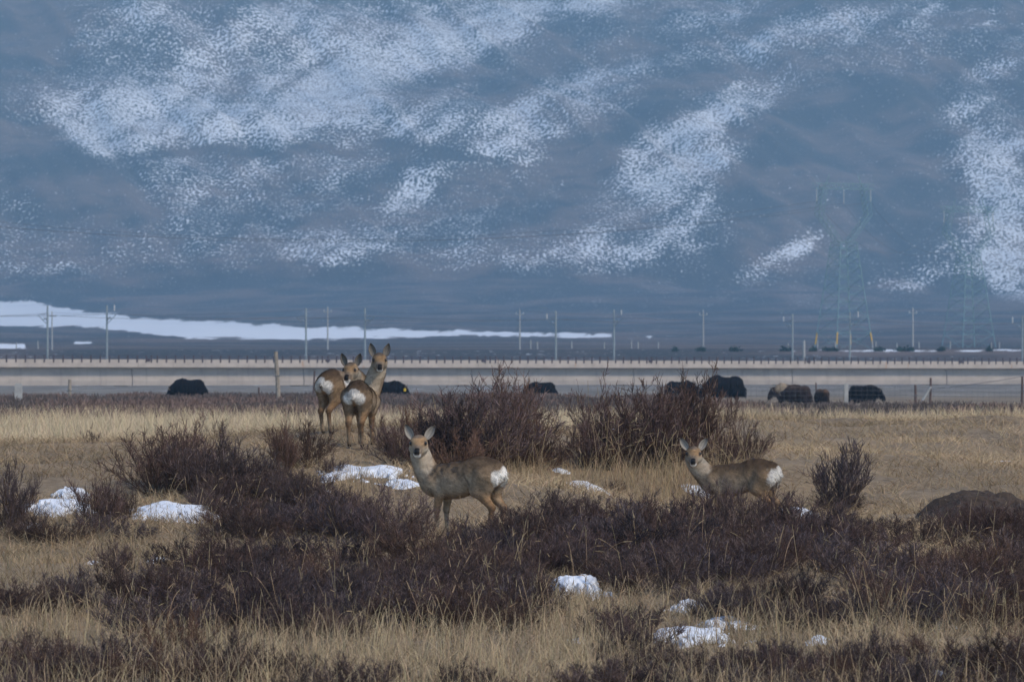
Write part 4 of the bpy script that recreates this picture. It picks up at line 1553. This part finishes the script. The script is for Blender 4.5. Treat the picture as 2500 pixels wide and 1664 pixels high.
def deer(label, px, base_y, dep, theta, head_px, head_depth_off, pitch=8.0, yaw=0.0, scale=1.0, hind=(0, 0), fore=(0, 0), ears=((-30, 0), (30, 0)), seed=0, tone=1.0, warm=0.0, patch='full', roll=0, ps=1.0, eart=1.0):
    x0 = (px - CX) / F * dep
    z0 = float(gz(x0, dep)) - .012
    base_y = HY - (z0 - CAMZ) / dep * F
    th = math.radians(theta)
    t = thing('roe_deer', label, 'deer', (x0, dep, z0), th, 'roe deer on the grassy rise')
    Rz = np.array([[math.cos(th), math.sin(th), 0], [-math.sin(th), math.cos(th), 0], [0, 0, 1]])   # world -> local
    fd = Field(0.0085)
    k = .045
    SY = 1.18
    # trunk
    fd.cone((.29, 0, .575), (.05, 0, .585), .168, .182, k, SY)
    fd.cone((.05, 0, .585), (-.20, 0, .635), .188, .175, k, SY)
    fd.cone((-.20, 0, .655), (-.40, 0, .665), .172, .152, k, SY)
    fd.ball((-.29, 0, .715), .125, k)
    fd.ball((.24, 0, .635), .115, k)
    fd.ball((-.45, 0, .665), .105, k)
    fd.cone((.35, 0, .54), (.38, 0, .62), .11, .11, k)
    # legs
    for s, hx, fx in ((1, hind[0], fore[0]), (-1, hind[1], fore[1])):
        y = .085 * s
        fd.cone((-.36, y, .63), (-.27, y * 1.12, .49), .118, .078, .04)
        fd.cone((-.43, y, .60), (-.38 + hx * .3, y * 1.05, .45), .085, .055, .04)
        hock = (-.465 + hx, y, .305)
        fd.cone((-.28, y * 1.12, .50), hock, .078, .034, .035)
        fd.ball(hock, .036, .02)
        fd.cone(hock, (-.435 + hx * 1.1, y, .075), .029, .021, .02)
        fd.cone((-.435 + hx * 1.1, y, .075), (-.405 + hx * 1.1, y, .02), .022, .024, .015)
        y = .08 * s
        fd.cone((.29, y * 1.05, .57), (.20, y, .45), .092, .056, .04)
        fd.cone((.20, y, .46), (.235 + fx * .6, y * .95, .275), .056, .031, .025)
        fd.ball((.235 + fx * .6, y * .95, .275), .032, .015)
        fd.cone((.235 + fx * .6, y * .95, .275), (.235 + fx, y * .95, .075), .027, .02, .02)
        fd.cone((.235 + fx, y * .95, .075), (.262 + fx, y * .95, .018), .021, .023, .015)
    # tail stub
    fd.cone((-.50, 0, .70), (-.565, 0, .64), .026, .018, .03)
    # head position and frame (local)
    m = dep / F
    hw = np.array([(head_px[0] - px) * m, head_depth_off, (base_y - head_px[1]) * m])
    hp = Rz @ hw
    pt, yw = math.radians(pitch), math.radians(yaw)
    fw = np.array([math.sin(yw) * math.cos(pt), -math.cos(yw) * math.cos(pt), -math.sin(pt)])
    upw = np.array([0, 0, 1.0])
    sd = norm(np.cross(upw, fw))
    up = np.cross(fw, sd)
    ro = math.radians(roll)
    sd, up = sd * math.cos(ro) + up * math.sin(ro), up * math.cos(ro) - sd * math.sin(ro)
    H = np.stack([Rz @ fw, Rz @ sd, Rz @ up], 1)            # head frame columns
    hs = 1.55

    def hd(a):
        return hp + H @ (np.array(a) * hs)
    n0 = np.array([.37, 0, .60])
    nape = hd((-.05, 0, -.05))
    ctrl = (n0 + nape) / 2 + np.array([.04, 0, .02])
    prev = n0
    for i in range(1, 6):
        u = i / 5
        q = (1 - u) ** 2 * n0 + 2 * u * (1 - u) * ctrl + u * u * nape
        fd.cone(prev, q, .132 - .034 * ((i - 1) / 5) ** .7, .132 - .034 * (i / 5) ** .7, .028)
        prev = q
    neck_path = np.array([(1 - u) ** 2 * n0 + 2 * u * (1 - u) * ctrl + u * u * nape for u in np.linspace(0, 1, 12)])
    fd.ball(hd((-.008, 0, .008)), .060 * hs, .03)
    fd.ball(hd((.038, 0, .014)), .050 * hs, .03)
    fd.cone(hd((.035, 0, -.004)), hd((.135, 0, -.036)), .046 * hs, .027 * hs, .025)
    fd.cone(hd((-.01, 0, -.036)), hd((.128, 0, -.056)), .044 * hs, .0215 * hs, .025)
    for s in (-1, 1):
        fd.ball(hd((.018, .026 * s, -.022)), .041 * hs, .025)
        fd.ball(hd((.045, .040 * s, .020)), .017 * hs, .015)
    fd.ball(hd((.146, 0, -.040)), .024 * hs, .02)
    V, Q = fd.build()
    N = vnormals(V, Q)
    # ---- coat colours, by anatomy, plus a painted thigh crease shade
    X, Yv, Zv = V.T
    nz = fbm(X * 22 + seed, Zv * 22 + Yv * 9, 4, seed)
    nz2 = fbm(X * 60, Zv * 60 + Yv * 40, 2, seed + 3)
    base = np.array([0.265, 0.185, 0.115]) + warm * np.array([.03, .005, -.01])
    col = np.repeat(base[None], len(V), 0)
    flank = sstep(Zv, .70, .52) * sstep(X, -.38, -.1)
    col = lerp(col, [.37, .29, .205], flank * .75)
    back = np.maximum(sstep(N[:, 2], .35, .85) * sstep(Zv, .68, .76), sstep(Zv + (nz - .5) * .12, .62, .78) * (.75 if seed == 1 else 1.0))
    col = lerp(col, [.070, .045, .029], back * .88)
    belly = sstep(N[:, 2], -.2, -.75) * sstep(Zv, .58, .46) * sstep(Zv, .36, .42)
    col = lerp(col, [.38, .31, .23], belly * .7)
    leg = sstep(Zv, .50, .36)
    col = lerp(col, [.275, .160, .080], leg * .85)
    col = lerp(col, [.36, .28, .19], leg * sstep(np.abs(Yv), .09, .055) * .5)
    hockd = sstep(Zv, .36, .30) * sstep(X, -.40, -.47)
    col = lerp(col, [.12, .07, .04], hockd * .6)
    col = lerp(col, [.30, .24, .17], sstep(Zv, .24, .12) * .6)
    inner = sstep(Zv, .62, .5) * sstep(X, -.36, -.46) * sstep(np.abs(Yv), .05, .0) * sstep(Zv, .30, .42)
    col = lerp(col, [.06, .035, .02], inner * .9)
    col = lerp(col, [.015, .013, .012], sstep(Zv, .045, .03))
    # rump patch: two lobes, meeting above the tail
    rr = np.minimum(np.hypot((Yv - .062) / .085, (Zv - .615) / .085), np.hypot((Yv + .062) / .085, (Zv - .615) / .085))
    rr = np.minimum(rr, np.hypot(Yv / .06, (Zv - .68) / .06))
    rump = sstep(rr / ps + (nz - .5) * .5 + (nz2 - .5) * .3, 1.12, .80) * sstep(X, -.40, -.46)
    col = lerp(col, [.74, .70, .64], rump)
    cen = sstep(np.abs(Yv), .034, .006) * sstep(Zv, .66, .57) * sstep(X, -.42, -.48) * sstep(Zv, .40, .48)
    col = lerp(col, [.40, .24, .12], cen * .7)
    if patch == 'lifted':
        dk = np.hypot(Yv / .028, (Zv - .615) / .05)
        col = lerp(col, [.02, .012, .01], sstep(dk, 1.1, .8) * sstep(X, -.42, -.48))
    # shade of the crease before the thigh, painted into the coat as a dark line
    fx_ = -.13 - .10 * sstep(Zv, .72, .46)
    crease_shade = np.exp(-((X - fx_) / .014) ** 2) * sstep(Zv, .50, .56) * sstep(Zv, .76, .70)
    col = lerp(col, [.06, .045, .035], crease_shade * .55)
    spot = sstep(fbm(X * 26 + seed * 3, Zv * 20, 3, seed + 21), .54, .64) * sstep(Zv, .58, .66) * sstep(X, -.12, -.05)
    col = lerp(col, [.05, .045, .042], spot * (.75 if seed == 1 else .3))
    # neck and head
    dn = np.min(np.linalg.norm(V[:, None] - neck_path[None, 2:], axis=-1), 1)
    hl = (V - hp) @ H / hs
    ishead = sstep(np.linalg.norm(V - hd((.045, 0, -.015)), axis=1), .25, .19)
    isneck = sstep(dn, .185, .14) * sstep(Zv, .56, .68) * (1 - ishead)
    front = N @ (Rz @ np.array([-.15, -1, -.1]))
    col = lerp(col, [.33, .235, .15], isneck * .9)
    col = lerp(col, [.46, .385, .295], isneck * sstep(front, .15, .8) * .75)
    hx_, hy_, hz_ = hl.T
    hc = np.repeat(np.array([[.30, .215, .138]]), len(V), 0)
    hc = lerp(hc, [.34, .215, .115], sstep(hz_, -.005, .02) * sstep(np.abs(hy_), .055, .03))
    hc = lerp(hc, [.20, .165, .135], sstep(np.abs(hy_), .026, .006) * sstep(hx_, .05, .09) * sstep(hz_, .012, -.012) * .8)
    hc = lerp(hc, [.33, .285, .225], sstep(np.abs(hy_), .025, .045) * sstep(hz_, .0, -.03))
    hc = lerp(hc, [.17, .125, .09], sstep(hz_, .045, .06))
    hc = lerp(hc, [.40, .33, .25], sstep(hz_, -.055, -.075))
    ed = np.minimum(np.linalg.norm(hl - [.055, .050, .016], axis=1), np.linalg.norm(hl - [.055, -.050, .016], axis=1))
    hc = lerp(hc, [.05, .035, .03], sstep(ed, .022, .014) * .8)
    muz = sstep(hx_, .128, .140)
    hc = lerp(hc, [.10, .085, .075], sstep(hx_, .07, .125) * sstep(hz_, -.06, -.04) * .55)
    hc = lerp(hc, [.015, .014, .014], muz * sstep(hz_, -.052, -.044) * sstep(np.abs(hy_), .022, .014))
    chin = sstep(hx_, .100, .116) * np.maximum(sstep(hz_, -.051, -.057), sstep(np.abs(hy_), .017, .021) * sstep(np.abs(hy_), .028, .024) * sstep(hz_, -.040, -.046) * .8) * sstep(np.abs(hy_), .030, .022)
    hc = lerp(hc, [.78, .76, .73], chin)
    hc = lerp(hc, [.12, .075, .04], sstep(hx_, .07, .085) * sstep(hx_, .118, .105) * sstep(hz_, -.052, -.066) * .75)
    col = col * (1 - ishead[:, None]) + hc * ishead[:, None]
    nz3 = fbm(X * 14 + Zv * 9 + seed, Zv * 45 - X * 20 + Yv * 15, 3, seed + 31)
    col *= (.66 + .68 * nz)[:, None] * (.7 + .6 * nz3)[:, None] * (.85 + .3 * nz2)[:, None] * tone * .93
    body = mesh_np('body', V, [Q], M['deer'], t, col, smooth=True)
    # ---- fur: short hairs laid back along the coat
    r = np.random.default_rng(seed + 100)
    nf = 26000
    i = r.integers(0, len(V), nf)
    i = i[(Zv[i] > .12) & ~((ishead[i] > .5) & (hx_[i] > .085))]
    nf = len(i)
    flow = np.array([-.75, 0, -.45])[None] + np.sign(Yv[i])[:, None] * np.array([[0, .1, 0]])
    flow = flow - (flow * N[i]).sum(1, keepdims=True) * N[i]
    dirn = norm(norm(flow) + N[i] * r.uniform(.15, .55, (nf, 1)) + r.normal(size=(nf, 3)) * .18)
    ln = r.uniform(.014, .034, nf) * np.where(ishead[i] > .4, .5, 1) * np.where(Zv[i] < .4, .55, 1) * (1 + .7 * rump[i])
    sidev = norm(np.cross(dirn, N[i])) * r.uniform(.0016, .0030, (nf, 1))
    root = V[i] + r.normal(size=(nf, 3)) * .003 - N[i] * .002
    Vf = np.stack([root - sidev, root + sidev, root + dirn * ln[:, None]], 1).reshape(-1, 3)
    cf = np.repeat(col[i] * r.uniform(.5, 1.6, (nf, 1)), 3, 0)
    mesh_np('fur', Vf, [np.arange(nf * 3).reshape(-1, 3)], M['fur'], t, cf)
    # ---- eyes, nose, ears
    for s in (-1, 1):
        Ve, Qe = uvball(hd((.054, .0495 * s, .016)), np.array([.0105, .0125, .0115]) * hs, H)
        mesh_np('eye', Ve, [Qe], M['eye'], t, smooth=True)
    Vn, Qn = uvball(hd((.158, 0, -.030)), np.array([.012, .0185, .0150]) * hs, H, 12, 8)
    mesh_np('nose', Vn, [Qn], M['nose'], t, smooth=True)
    for s, (ang, turn) in zip((-1, 1), ears):
        # viewer's frame: ang from vertical, positive to viewer's right; head side axis points to viewer's right or left
        a = math.radians(ang)
        sgn = 1.0 if (H[:, 1] @ (Rz @ np.array([1.0, 0, 0]))) > 0 else -1.0
        side_h = H[:, 1] * sgn                               # towards the viewer's right
        ed_ = norm(H[:, 2] * math.cos(a) + side_h * math.sin(a) - H[:, 0] * .15)
        face_n = norm(H[:, 0] - ed_ * (H[:, 0] @ ed_) + side_h * math.sin(math.radians(turn)))
        wv = norm(np.cross(ed_, face_n))
        b0 = hp + (side_h * .047 * s + H[:, 2] * .040 - H[:, 0] * .012) * hs
        nu, nv = 11, 8
        Ve, ce = [], []
        Ln = .168
        for layer in (0, 1):
            for iu in range(nu):
                u = iu / (nu - 1)
                wd = .047 * (math.sin(math.pi * min(1, u * .86 + .13)) ** .75) * (1 - .12 * u) + .002
                for iv in range(nv):
                    v = iv / (nv - 1) * 2 - 1
                    cup = (1 - v * v) * wd * .62
                    p = b0 + ed_ * Ln * u + wv * wd * v - face_n * (cup + (.006 if layer else 0) * (1 - abs(v) ** 3))
                    Ve.append(p)
                    rim = sstep(np.array(max(abs(v), u * .97)), .74, .96)
                    if layer == 0:
                        st = .5 + .5 * math.sin(v * 9 + u * 3)
                        c = np.array([.40, .365, .32]) * (.62 + .4 * st) * eart * (1 - .35 * u)
                        c = c * (1 - rim) + np.array([.06, .045, .035]) * rim
                    else:
                        c = np.array([.19, .13, .085]) * (1 - rim * .6)
                    ce.append(c * tone)
        g0 = np.arange(nu * nv).reshape(nu, nv)
        q0 = np.stack([g0[:-1, :-1], g0[:-1, 1:], g0[1:, 1:], g0[1:, :-1]], -1).reshape(-1, 4)
        g1 = g0 + nu * nv
        q1 = np.stack([g1[:-1, :-1], g1[1:, :-1], g1[1:, 1:], g1[:-1, 1:]], -1).reshape(-1, 4)
        e = []
        for c_ in (0, nv - 1):
            e.append(np.stack([g0[:-1, c_], g0[1:, c_], g1[1:, c_], g1[:-1, c_]], -1))
        e.append(np.stack([g0[-1, :-1], g0[-1, 1:], g1[-1, 1:], g1[-1, :-1]], -1))
        mesh_np('ear', np.array(Ve), [q0, q1, *e], M['deer'], t, np.array(ce), smooth=True)
    t.scale = (scale,) * 3
    return t


deer('grey-flanked roe deer standing clear beside the broad snow patch, head turned to the camera', 1123, 1299, 61.0, 147, (1027, 1096), .10, pitch=6, yaw=-4,
     hind=(.01, -.025), fore=(.01, -.02), ears=((-26, 0), (34, 0)), scale=1.05, seed=1, tone=1.08, eart=.85)
deer('brown roe deer with a large white rump, legs hidden by the dark thicket', 1800, 1299, 66.6, 156, (1694, 1110), .1, pitch=8, yaw=-3,
     hind=(.02, -.02), fore=(0, .02), ears=((-33, 0), (33, 0)), seed=2, tone=.92, warm=.3, ps=1.25)
deer('roe deer seen from behind, head raised highest, white rump towards the camera', 884, 1090, 70.0, 80, (925, 881), .25, pitch=8, yaw=3,
     hind=(.02, .0), fore=(.0, .02), ears=((-14, 0), (17, 0)), seed=3, tone=.85, warm=.2, eart=.55)
deer('roe deer looking back past its rump, half hidden by the deer with the highest head', 842, 1058, 72.2, 58, (857, 904), -.05, pitch=12, yaw=-13,
     hind=(.03, -.04), fore=(0, 0), ears=((-18, 0), (20, 0)), seed=4, tone=.85, warm=.4, patch='lifted', eart=.5)


# ---- yaks
def yak(label, px, dep, theta, sc, head='graze', hump=1.0, c0=(.006, .006, .008), c1=None, seed=0, horn=True, tagged=False):
    x0 = (px - CX) / F * dep
    z0 = float(gz(x0, dep))
    t = thing('yak', label, 'yak', (x0, dep, z0 - .03), math.radians(theta), 'yaks grazing in front of the viaduct')
    t.scale = (sc, sc, sc)
    fd = Field(.036)
    fd.ball((0, 0, .82), 1, .15, (.92, .40, .40))
    fd.ball((.50, 0, 1.02), .36, .2, (1.15, .85, .95))
    fd.ball((.45, 0, 1.16), .24 * hump, .2)
    fd.ball((-.62, 0, 1.0), .38, .2, (1.05, .9, .95))
    fd.ball((-.1, 0, 1.0), .34, .2, (1.6, .9, .9))
    fd.ball((0, 0, .58), 1, .15, (.86, .38, .30))
    fd.cone((-.85, 0, .62), (-.86, 0, .42), .22, .2, .15)
    for sx, sy in ((.55, .2), (.55, -.2), (-.68, .2), (-.68, -.2)):
        fd.cone((sx, sy, .5), (sx + .02, sy, .06), .15, .095, .08)
    fd.cone((-.98, 0, .95), (-1.10, 0, .62), .06, .09, .08)
    fd.cone((-1.10, 0, .62), (-1.08, 0, .30), .10, .13, .06)
    if head == 'graze':
        pts = [(.75, 0, .95), (1.08, 0, .74), (1.22, 0, .56), (1.42, 0, .30)]
    elif head == 'mid':
        pts = [(.75, 0, .98), (1.05, 0, .90), (1.18, 0, .82), (1.42, 0, .52)]
    else:
        pts = [(.75, 0, .98), (1.06, 0, .90), (1.2, 0, .80), (1.42, 0, .50)]
    fd.cone(pts[0], pts[1], .33, .24, .15)
    fd.cone(pts[1], pts[2], .24, .17, .08)
    fd.cone(pts[2], pts[3], .165, .10, .06)
    V, Q = fd.build()
    V = V + vnormals(V, Q) * ((fbm(V[:, 0] * 7 + seed, V[:, 2] * 2.0 + V[:, 1] * 5, 3, seed) - .5) * .13)[:, None]
    nzv = fbm(V[:, 0] * 4 + seed, V[:, 2] * 3, 3, seed + 7)
    col = np.array([c0]) * (.6 + .9 * nzv)[:, None]
    if c1 is not None:
        m = c1[1](V)
        col = lerp(col, c1[0], m * np.clip(.5 + nzv, 0, 1))
    mesh_np('body', V, [Q], M['yak'], t, col, smooth=True)
    h2 = np.array(pts[2])
    if horn:
        for s in (-1, 1):
            P = [h2 + [-.02, .10 * s, .10], h2 + [.02, .28 * s, .16], h2 + [.06, .38 * s, .28], h2 + [.02, .36 * s, .44]]
            Vh, q, t3 = polytube(P, [.045, .04, .028, .01], 6)
            mesh_np('horn', Vh, [q, t3], M['horn'], t, smooth=True)
    for s in (-1, 1):
        Ve, Qe = uvball(h2 + [-.05, .22 * s, .02], np.array([.05, .11, .045]))
        ear = mesh_np('ear', Ve, [Qe], M['yak'], t, np.repeat(np.array([c0]), len(Ve), 0), smooth=True)
        if tagged:
            Vt, ft = box(h2 + [.0, .30 * s, -.02], (.14, .05, .2))
            mesh_np('ear_tag', Vt, [ft], M['tagy'], ear)
    # skirt of long hair round the belly and tail
    r = np.random.default_rng(seed + 50)
    low = np.nonzero((V[:, 2] < .75) & (V[:, 2] > .3))[0]
    i = r.choice(low, 1400)
    root = V[i]
    tip = root + np.c_[r.normal(0, .03, (1400, 2)), -r.uniform(.12, .34, 1400)]
    tip[:, 2] = np.maximum(tip[:, 2], .08)
    w = np.c_[r.uniform(.008, .02, 1400), r.uniform(-.015, .015, 1400), np.zeros(1400)]
    Vs = np.stack([root - w, root + w, tip], 1).reshape(-1, 3)
    mesh_np('hair_skirt', Vs, [np.arange(4200).reshape(-1, 3)], M['yak'], t, np.repeat(col[i], 3, 0))
    return t


brown = (.03, .02, .018)
yak('black yak grazing alone on the plain, head down towards the picture edge', 462, 325, 176, .92, 'graze', 1.15, seed=1)
yak('black yak with a yellow ear tag beside the deer with the highest head', 948, 325, -8, .86, 'low', 1.0, seed=2, tagged=True)
yak('black yak behind the largest shrub, only its back half showing', 1322, 330, 172, .80, 'graze', .8, seed=3)
yak('dark yak almost wholly hidden behind the grassy clump of shrubs', 1662, 335, 10, .86, 'graze', 1.0, seed=4)
yak('largest black yak, at the end of the grassy clump of shrubs', 1770, 325, 176, 1.02, 'graze', 1.1, seed=5)
yak('pale-shouldered yak with a dark lowered head, standing behind a brown one', 1925, 292, 186, .74, 'low', 1.25, brown, ([.27, .21, .145], lambda V: sstep(V[:, 0], -.1, .35) * sstep(V[:, 2], .65, 1.0) * sstep(V[:, 0], 1.08, .85)), seed=6)
yak('dark brown yak with a rusty back in front of the pale-shouldered one', 1947, 284, 150, .72, 'graze', .8, brown, ([.06, .038, .028], lambda V: sstep(V[:, 2], 1.0, 1.2)), seed=7)
yak('brown yak calf grazing beside the white fence post', 2007, 280, 112, .58, 'graze', .7, (.035, .023, .018), ([.10, .06, .04], lambda V: sstep(V[:, 2], 1.0, 1.2)), seed=8, horn=False)
yak('black yak behind the square-mesh fence, horned head low', 2108, 284, -14, .74, 'low', .9, seed=9)

# ------------------------------------------------------------------ air between the camera and the hills
V, Fq = box((0, 3560, 445), (2900, 7480, 900))
haze = mesh_np('haze', V, [Fq], None)
hm = bpy.data.materials.new('haze_air')
hm.use_nodes = True
hm.node_tree.nodes.clear()
_o = hm.node_tree.nodes.new('ShaderNodeOutputMaterial')
_v = hm.node_tree.nodes.new('ShaderNodeVolumePrincipled')
_v.inputs['Color'].default_value = (0.40, 0.69, 0.98, 1)
_v.inputs['Density'].default_value = 0.000172
_v.inputs['Anisotropy'].default_value = 0.0
hm.node_tree.links.new(_v.outputs[0], _o.inputs['Volume'])
haze.data.materials.append(hm)
tag(haze, 'pale blue haze between the deer and the hillside', 'haze', kind='stuff')
